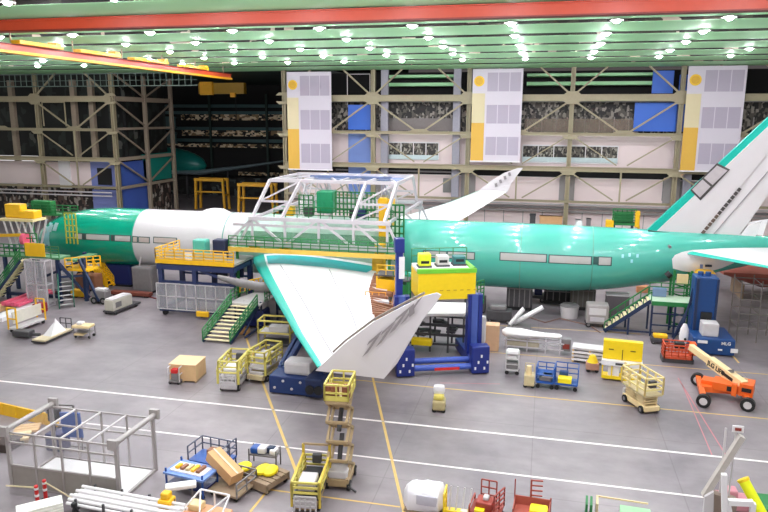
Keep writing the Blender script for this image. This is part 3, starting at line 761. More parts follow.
# landing gear stubs standing the aircraft on its wheels
for (X, Yg) in ((-49.5, 65), (-18.5, 59.8), (-18.5, 70.2)):
    pw(MB().tube((X, Yg, .6), (X, Yg, 3.2), .18, 10), 'gear_strut', LGREY, air, True)
    wh = MB()
    for dx in ((0,) if X < -40 else (-1.45, 0, 1.45)):
        for dy in (-.45, .45): wh.tube((X + dx, Yg + dy - .2, .66), (X + dx, Yg + dy + .2, .66), .66, 18)
    if X > -40: wh.bar((X - 1.6, Yg, .66), (X + 1.6, Yg, .66), .25)
    pw(wh, 'wheel', BLACK, air, True)
# engine pylon in front of the near wing
pw(MB().loft([[(x, y + w * math.cos(2 * PI * i / 14), z + h * math.sin(2 * PI * i / 14)) for i in range(14)] for x, y, z, w, h in ((-27.4, 53.4, 4.3, .15, .2), (-27.0, 53.4, 4.2, .25, .25), (-25.4, 53.4, 3.9, .32, .36), (-23.5, 53.3, 3.7, .35, .4), (-20.6, 53.2, 3.8, .4, .4))]), 'engine_pylon', MGREY, air, True)
# ================================================================ DOCKS AND GANTRIES
def beam_frame(mb, pts, w): 
    for p, q in zip(pts[:-1], pts[1:]): mb.bar(p, q, w)
# ---- steel truss gantry over the wing joint
t = thing('overwing_gantry', 'pale grey steel truss gantry arching over the fuselage above the wings', 'gantry', (-20, 65, 0))
yN, yF = 57.2, 72.8; xa, xb = at(252, 222, Y=57.2).x, at(384, 222, Y=57.2).x
ZL, ZM, ZT = 6.65, 9.0, 12.3; yTn, yTf = 59.2, 66.6
tops_ = [at(q, 183, Y=59.2).x for q in (270, 301, 366, 397)]; mids_ = [xa, at(281, 222, Y=57.2).x, at(352, 222, Y=57.2).x, xb]
for s, yl, yt in ((1, yN, yTn), (-1, yF, yTf)):
    chord = MB(); chord.bar((xa - .3, yl, ZM), (xb + .6, yl, ZM), .34); chord.bar((xa - 1.8, yl, ZM - .6), (xb + .6, yl, ZM - .6), .22)
    pw(chord, 'middle_chord', SILVER, t)
    pw(MB().bar((xa - 2.6, yl, ZL), (xb + 1.2, yl, ZL), .3, .45), 'lower_chord', SILVER, t)
    pw(MB().bar((tops_[0], yt, ZT), (tops_[3], yt, ZT), .3), 'top_chord', SILVER, t)
    xs = mids_; top = tops_
    for a, b in zip(xs, top): pw(MB().bar((a, yl, ZM), (b, yt, ZT), .24), 'raking_leg', SILVER, t)
    for k in (0, 2):
        b_ = MB()
        for f0, f1 in ((0, .45), (.45, 1)):
            P0 = Vector((xs[k], yl, ZM)).lerp(Vector((top[k], yt, ZT)), f0); P1 = Vector((xs[k + 1], yl, ZM)).lerp(Vector((top[k + 1], yt, ZT)), f1)
            P2 = Vector((xs[k], yl, ZM)).lerp(Vector((top[k], yt, ZT)), f1); P3 = Vector((xs[k + 1], yl, ZM)).lerp(Vector((top[k + 1], yt, ZT)), f1)
            b_.bar(P0, P1, .14); b_.bar(P2, P3, .18)
        pw(b_, 'raking_bracing', SILVER, t)
    b_ = MB(); up = [xa, -22.6, -19.4, -16.2, xb + .3]
    for i, x in enumerate(up): b_.bar((x, yl, ZL), (x, yl, ZM), .2)
    for p, q in (((xa - 2.5, ZL), (xa, ZM)), ((xa - 1.3, ZL), (xa, ZM)), ((-22.6, ZL), (-19.6, ZM)), ((-16.2, ZL), (-19.2, ZM)), ((-16.2, ZM), (xb, ZL)), ((xb + .3, ZM), (xb + 1.4, ZL)), ((xa, ZM), (-22.6, ZL))):
        b_.bar((p[0], yl, p[1]), (q[0], yl, q[1]), .2)
    pw(b_, 'web_bracing', SILVER, t)
b_ = MB()
for x in tops_ + [-18.2]: b_.bar((x, yTn, ZT), (x, yTf, ZT), .22)
for x in (xa, xb + .3): b_.bar((x, yN, ZM), (x, yF, ZM), .25)
for a, b in ((tops_[0], tops_[1]), (-18.2, tops_[1]), (-18.2, tops_[2]), (tops_[3], tops_[2])): b_.bar((a, yTn, ZT), (b, yTf, ZT), .14)
pw(b_, 'cross_beams', SILVER, t)
pw(MB().box(-22.6, -13.6, 63.4, 66.6, ZT - .35, ZT - .15).box(-22, -14, 62.6, 62.9, ZT, ZT + .25), 'crane_rail_deck', mat('slate_blue_deck', (96, 112, 150), .5), t)
for x in (-28.1, -11.9):
    for y in (yN, yF): pw(MB().bar((x, y, 0), (x, y, ZL), .35), 'support_post', SILVER, t)
# inner workings: yellow hoist column, green work cabin, masts
pw(MB().box(-14.7, -14.0, 60.4, 61.0, 6.4, 10.8).box(-15.1, -13.7, 61.6, 62.8, 8.0, 8.5).box(-15.1, -13.7, 61.6, 62.8, 10, 10.5), 'yellow_hoist_column', YELO, t)
pw(MB().rbox(-20.9, -19.3, 61, 62.6, 9.1, 11.2, .15).rail([(-21, 60.8, 9.2), (-19.2, 60.8, 9.2)], 1.1, .8, .06), 'green_cabin', mat('deep_green_cabin', (20, 140, 92), .4), t)
m_ = MB()
rnd = random.Random(5)
for i in range(34):
    x = -24.4 + i * .32 + rnd.uniform(-.1, .1); m_.bar((x, rnd.uniform(61, 69), 8.5), (x + rnd.uniform(-.2, .2), 65, rnd.uniform(10.2, 12)), .09)
pw(m_, 'tool_masts', LGREY, t)
m_ = MB().rail([(-25, 60.6, 8.6), (-13.4, 60.6, 8.6)], 1.1, 1.2, .07, 2).rail([(-19, 61, 9), (-15.2, 61, 9)], 2.2, .4, .11, 3).rail([(-22.6, 61, 9), (-21.2, 61, 9)], 1.8, .4, .1, 3).rail([(-14, 60.6, 5), (-12.4, 60.6, 5)], 5.2, .4, .14, 7)
pw(m_, 'green_inner_rails', GREENR, t)
for x, mm in ((-17.6, BLACK), (-23.9, YELO), (-16.8, NAVY), (-22, DGREY)):
    b = MB().rbox(x, x + .8, 60.6, 61.4, 8.8, 9.7, .1); pw(b, 'tool_box', mm, t)

# ---- green walkway along the near wing root
t = thing('wing_root_walkway', 'green railed walkway with gold edge running beside the fuselage under the gantry', 'platform', (-22, 57.6, 0))
pw(MB().box(-28.0, -12.2, 56.9, 59.2, 6.05, 6.2), 'deck', mat('green_deck_plate', (80, 130, 90), .6), t)
pw(MB().box(-28.0, -12.2, 56.72, 56.9, 5.95, 6.35), 'gold_edge', mat('gold_edge_paint', (212, 172, 70), .5), t)
pw(MB().rail([(-28.0, 56.95, 6.2), (-12.2, 56.95, 6.2)], 1.15, .9, .07, 3), 'green_handrail', GREENR, t)
pw(MB().box(-27.8, -12.4, 59.1, 59.15, 6.2, 7.5), 'green_screen', mat('green_mesh_screen', (70, 150, 104), .5, alpha=.5), t)
for x in (-27.4, -13): pw(MB().bar((x, 57.4, 0), (x, 57.4, 6.05), .22), 'post', GREENR, t)
for x, mm, h in ((-26.2, YELO, .6), (-23.2, YELO, .7), (-14.3, YELO, 1.0)): pw(MB().rbox(x, x + .9, 57.2, 58, 6.2, 6.2 + h, .1), 'yellow_tool_case', mm, t)

# ---- tall navy dock by the forward fuselage with yellow railed deck
t = thing('boarding_dock', 'navy access dock with yellow railed deck and clear panels beside the white fuselage', 'platform', (-30.4, 56.5, 0))
x0, x1, y0, y1 = -34.2, -26.5, 54.7, 59.0
pw(MB().box(x0, x1, y0, y1, 4.95, 5.15), 'deck', mat('dock_deck_plate', (150, 148, 140), .6), t)
pw(MB().box(x0, x1, y0 - .08, y0, 4.95, 5.35), 'deck_edge', YELO, t)
pw(MB().rail([(x0, y0, 5.15), (x1, y0, 5.15)], 1.15, 1.0, .08, 3).rail([(x0, y0, 5.15), (x0, y1, 5.15)], 1.15, 1.0, .08, 3), 'yellow_railing', YELO, t)
pw(MB().box(x0 + 1.0, x0 + 2.9, y0 + .08, y0 + .1, 5.25, 6.1).box(x0 + 3.6, x0 + 7, y0 + .08, y0 + .1, 5.25, 6.1), 'clear_guard_sheet', mat('cream_guard_sheet', (226, 214, 180), .5, alpha=.75), t)
fr = MB()
for x in (x0 + .3, -30.5, x1 - .3):
    for y in (y0 + .3, y1 - .3): fr.bar((x, y, .5), (x, y, 4.95), .4)
for y in (y0 + .3, y1 - .3): fr.bar((x0, y, 4.6), (x1, y, 4.6), .5); fr.bar((x0, y, .6), (x1, y, .6), .35); fr.bar((x0 + .3, y, 3.2), (x1 - .3, y, 3.2), .2)
for x in (x0 + .3, x1 - .3): fr.bar((x, y0, .6), (x, y1, .6), .35); fr.bar((x, y0, 4.6), (x, y1, 4.6), .4)
fr.bar((-30.5, y0 + .3, 4.6), (x1, y0 + .3, 3.3), .22)
pw(fr, 'navy_frame', mat('dock_navy', (38, 50, 90), .5), t)
pw(MB().box(-29.8, -27, y1 - 1.4, y1 - 1.2, 3.3, 4.8), 'dark_hood', mat('dark_navy_hood', (24, 32, 62), .5), t)
pn = MB()
for k in range(9): pn.bar((x0 + k * .98, y0 - .15, .65), (x0 + k * .98, y0 - .15, 3.1), .07)
for z in (.7, 1.9, 3.1): pn.bar((x0, y0 - .15, z), (x1, y0 - .15, z), .07)
pw(pn, 'panel_frame', LGREY, t)
pw(MB().box(x0, x1, y0 - .14, y0 - .12, .7, 3.1), 'clear_panels', CLEARG, t)
for x in (x0 + .5, -30, x1 - .6): pw(MB().tube((x, y0 + .2, .25), (x, y0 + .45, .25), .25, 12), 'caster', BLACK, t, True)
pw(MB().rbox(-30.2, -29, y0 - .45, y0 - .15, .25, .75, .08), 'yellow_bumper', YELO, t)
c = MB(); c.rbox(-31.4, -30.1, 56.4, 57.4, 5.15, 6.9, .15)
single(c, 'equipment_cabinet', mat('teal_cabinet_paint', (80, 170, 150), .35), 'teal cabinet standing on the yellow railed dock deck', 'cabinet')
c = MB(); c.rbox(-29.4, -28.1, 56.4, 57.4, 5.15, 7.0, .15)
single(c, 'wrapped_seat_unit', mat('dark_navy_hood', (0, 0, 0)), 'dark navy wrapped unit standing on the dock deck right of the teal cabinet', 'box')

# ---- stairs builder
def stairs(mb_tread, mb_str, mb_rail, p, q, width, n, side, tread=.28, railh=1.0, rows=(.2, .45, .7, 1), rw=.09):
    """p foot, q head of the flight's middle line; side = unit vector across"""
    p, q, s = Vector(p), Vector(q), Vector(side)
    for e in (-1, 1):
        a, b = p + s * e * width / 2, q + s * e * width / 2
        mb_str.bar(a, b, .08, .32)
        for k in range(7):
            c_ = a.lerp(b, k / 6); mb_rail.bar(c_, c_ + Vector((0, 0, railh)), .07)
        for h in rows: mb_rail.bar(a + Vector((0, 0, railh * h)), b + Vector((0, 0, railh * h)), rw)
    d = (q - p); dh = Vector((d.x, d.y, 0)).normalized()
    for i in range(n):
        c_ = p.lerp(q, (i + .7) / n)
        a, b = c_ - s * width / 2, c_ + s * width / 2
        mb_tread.add([a - dh * tread / 2, a + dh * tread / 2, b + dh * tread / 2, b - dh * tread / 2, a - dh * tread / 2 - Vector((0, 0, .05)), a + dh * tread / 2 - Vector((0, 0, .05)), b + dh * tread / 2 - Vector((0, 0, .05)), b - dh * tread / 2 - Vector((0, 0, .05))],
                     [(0, 1, 2, 3), (7, 6, 5, 4), (0, 4, 5, 1), (1, 5, 6, 2), (2, 6, 7, 3), (3, 7, 4, 0)])
STEP = mat('cream_stair_tread', (222, 208, 166), .6, var=.1)
t = thing('rolling_stairs', 'green railed stairs with cream treads leading up to the walkway left of the near wing', 'stairs', (-25.2, 49, 0))
a_, b_, c_ = MB(), MB(), MB()
stairs(a_, b_, c_, (-25.3, 48.5, .1), (-24.5, 52.3, 2.25), 2.4, 10, (1, .0, 0), .34)
pw(a_, 'treads', STEP, t); pw(b_, 'stringers', STEELB, t); pw(c_, 'green_handrail', GREENR, t)
pw(MB().box(-25.9, -23.1, 52.4, 54.4, 2.2, 2.35).add([(-25.9, 54.4, 2.35), (-23.1, 54.4, 2.35), (-22.7, 55.8, 2.45), (-25.2, 55.8, 2.45), (-25.9, 54.4, 2.2), (-23.1, 54.4, 2.2), (-22.7, 55.8, 2.3), (-25.2, 55.8, 2.3)], [(0, 1, 2, 3), (7, 6, 5, 4), (0, 4, 5, 1), (1, 5, 6, 2), (2, 6, 7, 3), (3, 7, 4, 0)]), 'landing', LGREY, t)
pw(MB().rail([(-25.9, 52.6, 2.35), (-25.9, 54.4, 2.35), (-25.2, 55.8, 2.45)], 1, .9, .07, 2).rail([(-23.1, 53.4, 2.35), (-23.1, 54.4, 2.35), (-22.7, 55.8, 2.45)], 1, .6, .07, 2), 'landing_rail', GREENR, t)
pw(MB().rail([(-25.8, 54.3, 2.8), (-24.4, 56.2, 2.9)], .9, .5, .09, 1), 'yellow_gate', YELO, t)
lg = MB()
for x, y in ((-25.7, 53), (-23.3, 53), (-25.5, 55), (-22.9, 55.6)): pw(MB().bar((x, y, 0), (x, y, 2.2), .14), 'frame_leg', STEELB, t)
lg.bar((-23.3, 53, .3), (-23.3, 49.6, .3), .14); lg.bar((-23.3, 53, 2.4), (-23.6, 50, .4), .12)
pw(lg, 'base_brace', STEELB, t)

# ---- nose dock, left edge
t = thing('nose_dock', 'green and navy access dock wrapped around the teal nose at the left edge', 'platform', (-50, 58, 0))
dk = MB().box(-52.2, -45.4, 56.0, 57.6, 4.35, 4.55).box(-45.4, -44.4, 57.0, 60.4, 4.0, 4.2)
pw(dk, 'deck', mat('green_deck_plate', (0, 0, 0)), t)
pw(MB().rail([(-49.0, 56, 4.55), (-45.4, 56, 4.55)], 1.1, .8, .07, 3).rail([(-52.2, 56, 4.55), (-49.2, 56, 4.55)], 1.1, .6, .08, 2).rail([(-49, 57.5, 4.55), (-50.5, 57.5, 4.55)], 2.0, .7, .09, 3), 'green_railing', GREENR, t)
pw(MB().rail([(-48.2, 60.8, 5.0), (-46.9, 60.8, 5.0)], 3.2, .4, .1, 4), 'yellow_ladder_cage', mat('olive_yellow', (170, 170, 50), .5), t)
pw(MB().box(-49.1, -46.9, 55.88, 55.98, 4.6, 5.9), 'yellow_panel', YELO, t)
pw(MB().rail([(-45.3, 56.6, 3.3), (-42.8, 58.6, 3.3)], 1.1, .6, .09, 2).box(-45.6, -43, 56.9, 58.6, 3.1, 3.3), 'yellow_lower_deck', YELO, t)
for (x, y) in ((-51.8, 56.2), (-45.8, 56.2), (-45.6, 60), (-51.8, 60), (-57.6, 58), (-43.8, 57.4)): pw(MB().bar((x, y, 0), (x, y, 4.35), .3), 'navy_post', STEELB, t)
br = MB().bar((-51.8, 56.2, .6), (-46, 56.2, .6), .3).bar((-45.8, 56.2, 4), (-43.6, 57.6, .3), .25).bar((-45.6, 56.2, 4), (-44, 58, .3), .2).bar((-51.8, 60, 1), (-45.6, 60, 3.6), .25).bar((-44, 57, 4.3), (-41.8, 56.6, .3), .22).bar((-45.8, 56.2, 2.6), (-43.8, 57.4, 2.6), .2)
pw(br, 'navy_bracing', STEELB, t)
st_ = MB(); sr_ = MB(); rl_ = MB()
stairs(st_, sr_, rl_, (g(-4, 300).x, g(-4, 300).y, .1), (at(26, 258, Z=4.4).x, at(26, 258, Z=4.4).y, 4.4), 2.3, 12, Vector((-.25, .97, 0)), .42)
pw(st_, 'treads', STEP, t); pw(sr_, 'stringers', STEELB, t); pw(rl_, 'green_handrail', GREENR, t)
st_ = MB(); sr_ = MB(); rl_ = MB()
stairs(st_, sr_, rl_, (-43.9, 54.6, .1), (-46.0, 57.4, 2.9), 1.3, 8, Vector((.68, .73, 0)), .3, .9)
pw(st_, 'treads', LGREY, t); pw(sr_, 'stringers', mat('dark_teal_green', (20, 90, 70), .5), t); pw(rl_, 'green_handrail', mat('dark_teal_green', (0, 0, 0)), t)
# yellow-topped tower on white legs beyond the nose dock
t = thing('nose_service_tower', 'golden yellow work box on white splayed legs beside the nose dock', 'tower', (-51.3, 60, 0))
z0 = 8.0
X0 = at(8, 215, Y=60).x; X1 = at(38, 215, Y=60).x
zq = at(20, 221, Y=59).z
pw(MB().rbox(X0, X0 + 1.9, 59.6, 60.6, zq + .2, zq + 1.6, .1).rbox(X0 + 1.8, X1, 59.4, 60.6, zq + .2, zq + 1.0, .1), 'yellow_box', YELO, t)
pw(MB().box(X0 - .2, X1 + .2, 58.9, 60.9, zq - .05, zq + .18), 'tray', mat('cream_tray', (222, 205, 150), .5), t)
lg = MB()
for i in range(5):
    x = X0 + .3 + i * (X1 - X0 - .6) / 4; lg.bar((x, 59, zq), (x + .5, 59.2, 4.6), .16); lg.bar((x + .6, 60.8, zq), (x - .2, 60.6, 4.6), .16)
pw(lg, 'white_legs', LGREY, t)
pw(MB().bar((X0 + .4, 60, 0), (X0 + .4, 60, 4.6), .3).bar((X1 - .4, 60, 0), (X1 - .4, 60, 4.6), .3).box(X0, X1, 59, 61, 4.5, 4.7), 'base_frame', STEELB, t)
pw(MB().bar((X0 - 4, 59.4, 5.6), (X0 + 3.6, 58.4, 6.2), .3), 'yellow_beam', YELO, t)
ra, rb = at(26, 212, Y=71).x, at(78, 212, Y=71).x; rz0 = at(50, 214, Y=71).z
t = thing('rear_access_platform', 'green railed high platform behind the yellow box at the far left', 'platform', ((ra + rb) / 2, 71.6, 0))
pw(MB().rail([(ra, 71, rz0), (rb, 71, rz0)], 1.1, 1, .1, 2), 'green_railing', GREENR, t); pw(MB().box(ra, rb, 70.9, 72.4, rz0 - .2, rz0), 'deck', GREENR, t)
pw(MB().rbox(ra + .6, ra + 3.4, 71.2, 72.2, rz0, rz0 + 1.5, .1), 'green_cabin', GREENR, t)
for x in (ra + .2, rb - .2): pw(MB().bar((x, 71.6, 0), (x, 71.6, rz0 - .2), .3), 'post', GREENR, t)
single(MB().tube((-50.6, 57.6, 5.9), (-50.2, 57.6, 5.9), .65, 18).rbox(-50.3, -49.6, 57.3, 57.9, 4.55, 5.6, .1), 'hose_reel', PINKF, 'pink round reel standing on the nose dock deck', 'reel', smooth=True)
# clear booth below the nose dock
t = thing('inspection_booth', 'tall narrow clear-walled booth in silver frame under the nose dock', 'booth', (-47.4, 54.9, 0))
f_ = MB(); P0, P1 = g(40, 312), g(72, 310)
P0 = Vector((-48.0, 54.8, 0)); x0, x1, y0, y1 = -48.0, -45.8, 54.4, 55.3
for x in (x0, (x0 + x1) / 2, x1):
    for y in (y0, y1): f_.bar((x, y, 0), (x, y, 4.5), .12)
for z in (.1, 2.2, 4.5):
    for y in (y0, y1): f_.bar((x0, y, z), (x1, y, z), .1)
    for x in (x0, x1): f_.bar((x, y0, z), (x, y1, z), .1)
pw(f_, 'silver_frame', SILVER, t)
pw(MB().box(x0, x1, y0 - .01, y0 + .01, .1, 4.5).box(x0 - .01, x0 + .01, y0, y1, .1, 4.5), 'clear_wall', CLEARG, t)
pw(MB().rbox(x0 + .5, x1 - .4, y0 + .2, y1 - .2, .05, 1.6, .1), 'white_cabinet', LGREY, t)
# long pallet strips with pink film
t = thing('film_covered_planks', 'long low rack of planks under pink film beside the clear booth', 'rack', (-48, 51.5, 0))
m_ = MB(); A, B = g(0, 322), g(56, 300)
d = (B - A).normalized(); n = Vector((-d.y, d.x, 0))
pw(MB().prism([A - n * .2, B - n * .2, B + n * 1.1, A + n * 1.1], (0, 0, .35)), 'white_plank', WHITE, t)
A, B = g(0, 312), g(54, 294)
pw(MB().prism([A, B, B + n * .7, A + n * .7], (0, 0, .5)), 'wooden_plank', WOOD, t)
pw(MB().prism([A + n * .9, B + n * .9, B + n * 1.4, A + n * 1.4], (0, 0, .5)), 'red_plank', mat('rust_plank', (150, 70, 56), .6), t)
A2, B2 = g(22, 312), g(58, 298)
for k in range(4):
    o_ = n * (.25 + k * .5); pw(MB().prism([A2 + o_ + Vector((0, 0, .5)), B2 + o_ + Vector((0, 0, .5)), B2 + o_ + n * .38 + Vector((0, 0, .5)), A2 + o_ + n * .38 + Vector((0, 0, .5))], (0, 0, .25 + .1 * (k % 2))), 'pink_roll', PINKF, t)
single(MB().rbox(-45.9, -45.0, 52.4, 53.4, 0, .9, .12), 'tool_chest', mat('dark_red_chest', (140, 30, 44), .45), 'dark red tool chest at the end of the pink covered planks', 'box')

# ---- blue lifting gantry right of the wing tip with yellow work box
t = thing('jacking_gantry', 'deep blue lifting gantry carrying a bright yellow work box beside the folded wing tip', 'gantry', (-6.5, 48.5, 0))
BLG = mat('gantry_royal_blue', (24, 40, 116), .4, var=.12)
L_, R_ = -9.5, -4.1
for x in (L_, R_):
    pw(MB().rbox(x - .55, x + .55, 45.2, 50.4, .15, .95, .08), 'base_beam', BLG, t)
    pw(MB().rbox(x - .65, x + .65, 44.7, 45.6, .1, 2.1, .1), 'end_ballast', BLG, t)
    for dx in (-.4, .4): pw(MB().box(x + dx - .14, x + dx + .14, 46.6, 47.3, .9, 5.4), 'mast', BLG, t)
    pw(MB().box(x - .25, x + .25, 46.7, 47.2, .9, 5.4), 'mast_chain', mat('mast_steel_blue', (70, 90, 160), .4), t)
    pl_ = MB()
    for k in range(5): pl_.box(x - .45 + k * .22, x - .33 + k * .22, 44.66, 44.7, .4 + (k % 3) * .45, .6 + (k % 3) * .45)
    pw(pl_, 'white_placard', WHITE, t)
for x in (L_ - .1,): pw(MB().box(x - .24, x + .24, 47.3, 47.9, 0, 9.4).box(x - .34, x + .34, 47.2, 48, 8.5, 9.5), 'tall_mast', BLG, t); 
pw(MB().box(L_ - .15, L_ + .25, 47.2, 47.28, 6.6, 8.2), 'mast_plate', WHITE, t)
for z, y in ((.75, 46.0), (.55, 45.1)): pw(MB().tube((L_, y, z), (R_, y, z), .22, 12), 'cross_tube', mat('gantry_light_blue', (60, 84, 170), .4), t, True)
pw(MB().box(-7.4, -5.6, 44.86, 44.9, .4, .6), 'red_stripe', REDP, t)
bx0, bx1 = -8.3, -4.05
pw(MB().box(bx0, bx1, 46.9, 49.9, 5.05, 7.0), 'yellow_box', YEL, t)
pw(MB().box(bx0 - .05, bx1 + .05, 46.85, 47.25, 7.0, 7.3).box(bx1 - .3, bx1 + .05, 47, 49.9, 7.0, 7.3), 'lime_edge', GREENM, t)
pw(MB().box(bx0, bx1 - .3, 47.25, 49.8, 7.0, 7.2), 'white_deck', WHITE, t)
sl_ = MB()
for k in range(6): sl_.box(bx0 + 1.6 + k * .5, bx0 + 1.85 + k * .5, 46.86, 46.9, 5.7, 5.76)
pw(sl_, 'slot_row', mat('amber_slot', (190, 150, 20), .5), t)
pw(MB().rail([(bx0, 49.8, 7.2), (bx1, 49.8, 7.2)], 1.1, 1.2, .06, 1), 'green_handrail', GREENR, t)
for x, y, mm, nm, h in ((-7.6, 48.4, mat('lime_yellow_case', (220, 225, 40), .5), 'lime yellow tool case on the work box deck', 1.0), (-6.2, 48.6, LGREY, 'pale grey instrument on the work box deck', .8), (-4.9, 48.8, mat('slate_teal_case', (50, 110, 110), .5), 'dark teal case at the right of the work box deck', .7)):
    o = thing('deck_tool_case', nm, 'case', (x, y, 7.2)); MB().rbox(-.45, .45, -.4, .4, .1, h, .08).build('case_body', mm, o); MB().box(-.5, .5, -.45, .45, 0, .12).build('case_foot', DGREY, o); MB().box(-.3, .3, -.42, -.4, .3, .5).build('dark_vent', BLACK, o)
t.rotation_euler = (0, 0, .36); t.location.y += .9; t.location.x -= .95
def on_gantry(x, y):
    v = Matrix.Rotation(.36, 3, 'Z') @ Vector((x + 6.5, y - 48.5, 0)); return (v.x - 7.45, v.y + 49.4)
for o in COL.objects:
    if o.parent is None and o.name.startswith('deck_tool_case'):
        x, y = on_gantry(o.location.x, o.location.y); o.location.x, o.location.y = x, y; o.rotation_euler = (0, 0, .36)
# shelf and tray below
t2 = thing('flap_panel_rack', 'white panel tray with dark under-frame standing between the gantry legs', 'rack', (-7.3, 52, 0))
pw(MB().add([(-10, 50.2, 3.1), (-5.6, 50.6, 3.3), (-5.0, 53.6, 3.4), (-10.2, 53.9, 3.1), (-10, 50.2, 2.9), (-5.6, 50.6, 3.1), (-5.0, 53.6, 3.2), (-10.2, 53.9, 2.9)], [(0, 1, 2, 3), (7, 6, 5, 4), (0, 4, 5, 1), (1, 5, 6, 2), (2, 6, 7, 3), (3, 7, 4, 0)]), 'white_panel', WHITE, t2)
m_ = MB(); rnd = random.Random(9)
for x in (-9.6, -8.2, -6.8, -5.6):
    m_.bar((x, 50.8, 0), (x, 50.8, 2.9), .14); m_.bar((x, 53.2, 0), (x, 53.2, 2.9), .14)
for z in (.6, 1.4, 2.2): m_.bar((-9.8, 50.8, z), (-5.4, 50.8, z + .1), .14); m_.bar((-9.8, 53.2, z), (-5.4, 53.2, z), .14)
for i in range(9): x = rnd.uniform(-9.6, -6.2); m_.cbox((x, rnd.uniform(51, 53), rnd.uniform(1.2, 2.4)), (rnd.uniform(.3, 1.1), .5, rnd.uniform(.15, .4)), rnd.uniform(-.5, .5))
pw(m_, 'dark_frame', DGREY, t2)
pw(MB().rbox(-9.6, -8.0, 50.2, 50.9, .6, 1.1, .08), 'yellow_base', YEL, t2)
pw(MB().rail([(-5.2, 54, 3), (-4.5, 55, 3)], 2, .4, .08, 5), 'green_ladder', GREENR, t2)

# ---- clutter right behind the wing's trailing edge: orange and green work stands
for px_, py_, w, h, mm, L2, cat in ((388, 278, 1.5, 5.4, YELO, 'golden yellow work stand with railed top behind the trailing edge of the near wing', 'stand'), (378, 300, 1.6, 3.9, mat('amber_stand', (222, 150, 40), .5), 'amber work stand nearest to the folded wing tip', 'stand'), (402, 276, 1.2, 5.0, GREENR, 'green work stand between the yellow stand and the blue mast', 'stand')):
    Yq = 53.5 if py_ < 290 else 50.5; p = at(px_, py_, Y=Yq)
    t = thing('work_stand', L2, cat, (p.x, Yq, 0))
    f_ = MB()
    for dx in (-w / 2, w / 2):
        for dy in (-w / 2, w / 2): f_.bar((dx, dy, 0), (dx, dy, h), .12)
    for k in range(1, 6): 
        for dy in (-w / 2, w / 2): f_.bar((-w / 2, dy, h * k / 6), (w / 2, dy, h * (k - .5) / 6), .08)
    f_.build('stand_frame', mm, t)
    MB().box(-w / 2, w / 2, -w / 2, w / 2, h - 1.2, h - .3).build('yellow_casing' if mm != GREENR else 'green_casing', mm, t)
    MB().box(-w / 2 - .1, w / 2 + .1, -w / 2 - .1, w / 2 + .1, h, h + .1).build('top_plate', DGREY, t)
    MB().rail([(-w / 2, -w / 2, h + .1), (w / 2, -w / 2, h + .1)], .8, .6, .06).build('top_rail', mm, t)
single(MB().box(-15.1, -14.0, 59.5, 60.3, 3.9, 6.2).bar((-14.6, 59.9, 0), (-14.6, 59.9, 4), .3), 'yellow_equipment_cabinet', YELO, 'golden cabinet on a post at the right end of the green walkway', 'cabinet')

# ---- right: green and blue stairs with landing
t = thing('tail_access_stairs', 'green railed stairs on navy legs rising to a landing beside the blue tower', 'stairs', (9, 60.2, 0))
a_, b_, c_ = MB(), MB(), MB()
stairs(a_, b_, c_, (5.5, 60.2, .1), (9.1, 60.2, 3.0), 1.9, 12, (0, 1, 0), .3, .8, (1,), .1)
pw(a_, 'treads', STEP, t); pw(b_, 'stringers', STEELB, t); pw(c_, 'green_handrail', GREENR, t)
pw(MB().box(9.1, 12.9, 58.9, 61.4, 2.9, 3.05), 'landing_deck', mat('pale_green_deck', (170, 190, 165), .6), t)
pw(MB().box(9.1, 12.9, 58.8, 58.9, 2.75, 3.1).rail([(9.2, 61.3, 3.05), (12.9, 61.3, 3.05), (12.9, 59, 3.05)], 1.1, 1, .07, 2), 'green_edge', GREENR, t)
lg = MB()
for x in (7.4, 9.2, 11, 12.7):
    for y in (59.1, 61.2): lg.bar((x, y, 0), (x, y, 2.9 if x > 9 else 1.5), .15)
for z in (1.0, 2.0): lg.bar((9.2, 59.1, z), (12.7, 59.1, z), .1)
lg.bar((5.4, 59.2, .3), (12.7, 59.2, .3), .12)
pw(lg, 'navy_leg_frame', STEELB, t)
single(MB().rbox(9.4, 10.5, 60.7, 61.1, 3.05, 3.8, .06), 'blue_grey_crate', mat('slate_blue_box', (110, 130, 160), .5), 'slate blue box on the landing of the tail stairs', 'box')
# green scissor work stand under the tail
t = thing('tail_jack_stand', 'green tail jack stand with yellow top holding the fuselage by the blue tower', 'stand', (12.3, 62.3, 0))
f_ = MB()
for dx in (-.7, .7):
    for y in (61.9, 63.3): f_.bar((11.9 + dx, y, 0), (11.9 + dx, y, 5.2), .18)
for k in range(6): f_.bar((11.2, 61.9, k * .85 + .2), (12.6, 61.9, k * .85 + .6), .1); f_.bar((12.6, 61.9, k * .85 + .2), (11.2, 61.9, k * .85 + .6), .1)
pw(f_, 'green_frame', GREENR, t)
pw(MB().rbox(13.0, 14.5, 61.6, 63.2, 3.9, 5.2, .3).tube((13.7, 62.4, 0), (13.7, 62.4, 3.9), .3), 'yellow_cradle', YELO, t)
pw(MB().box(11.4, 12.3, 61.7, 61.85, 4.0, 4.9), 'cream_box', CREAM, t)
pw(MB().tube((10.6, 62, 4.6), (10.9, 62, 4.9), .3), 'black_roller', BLACK, t)
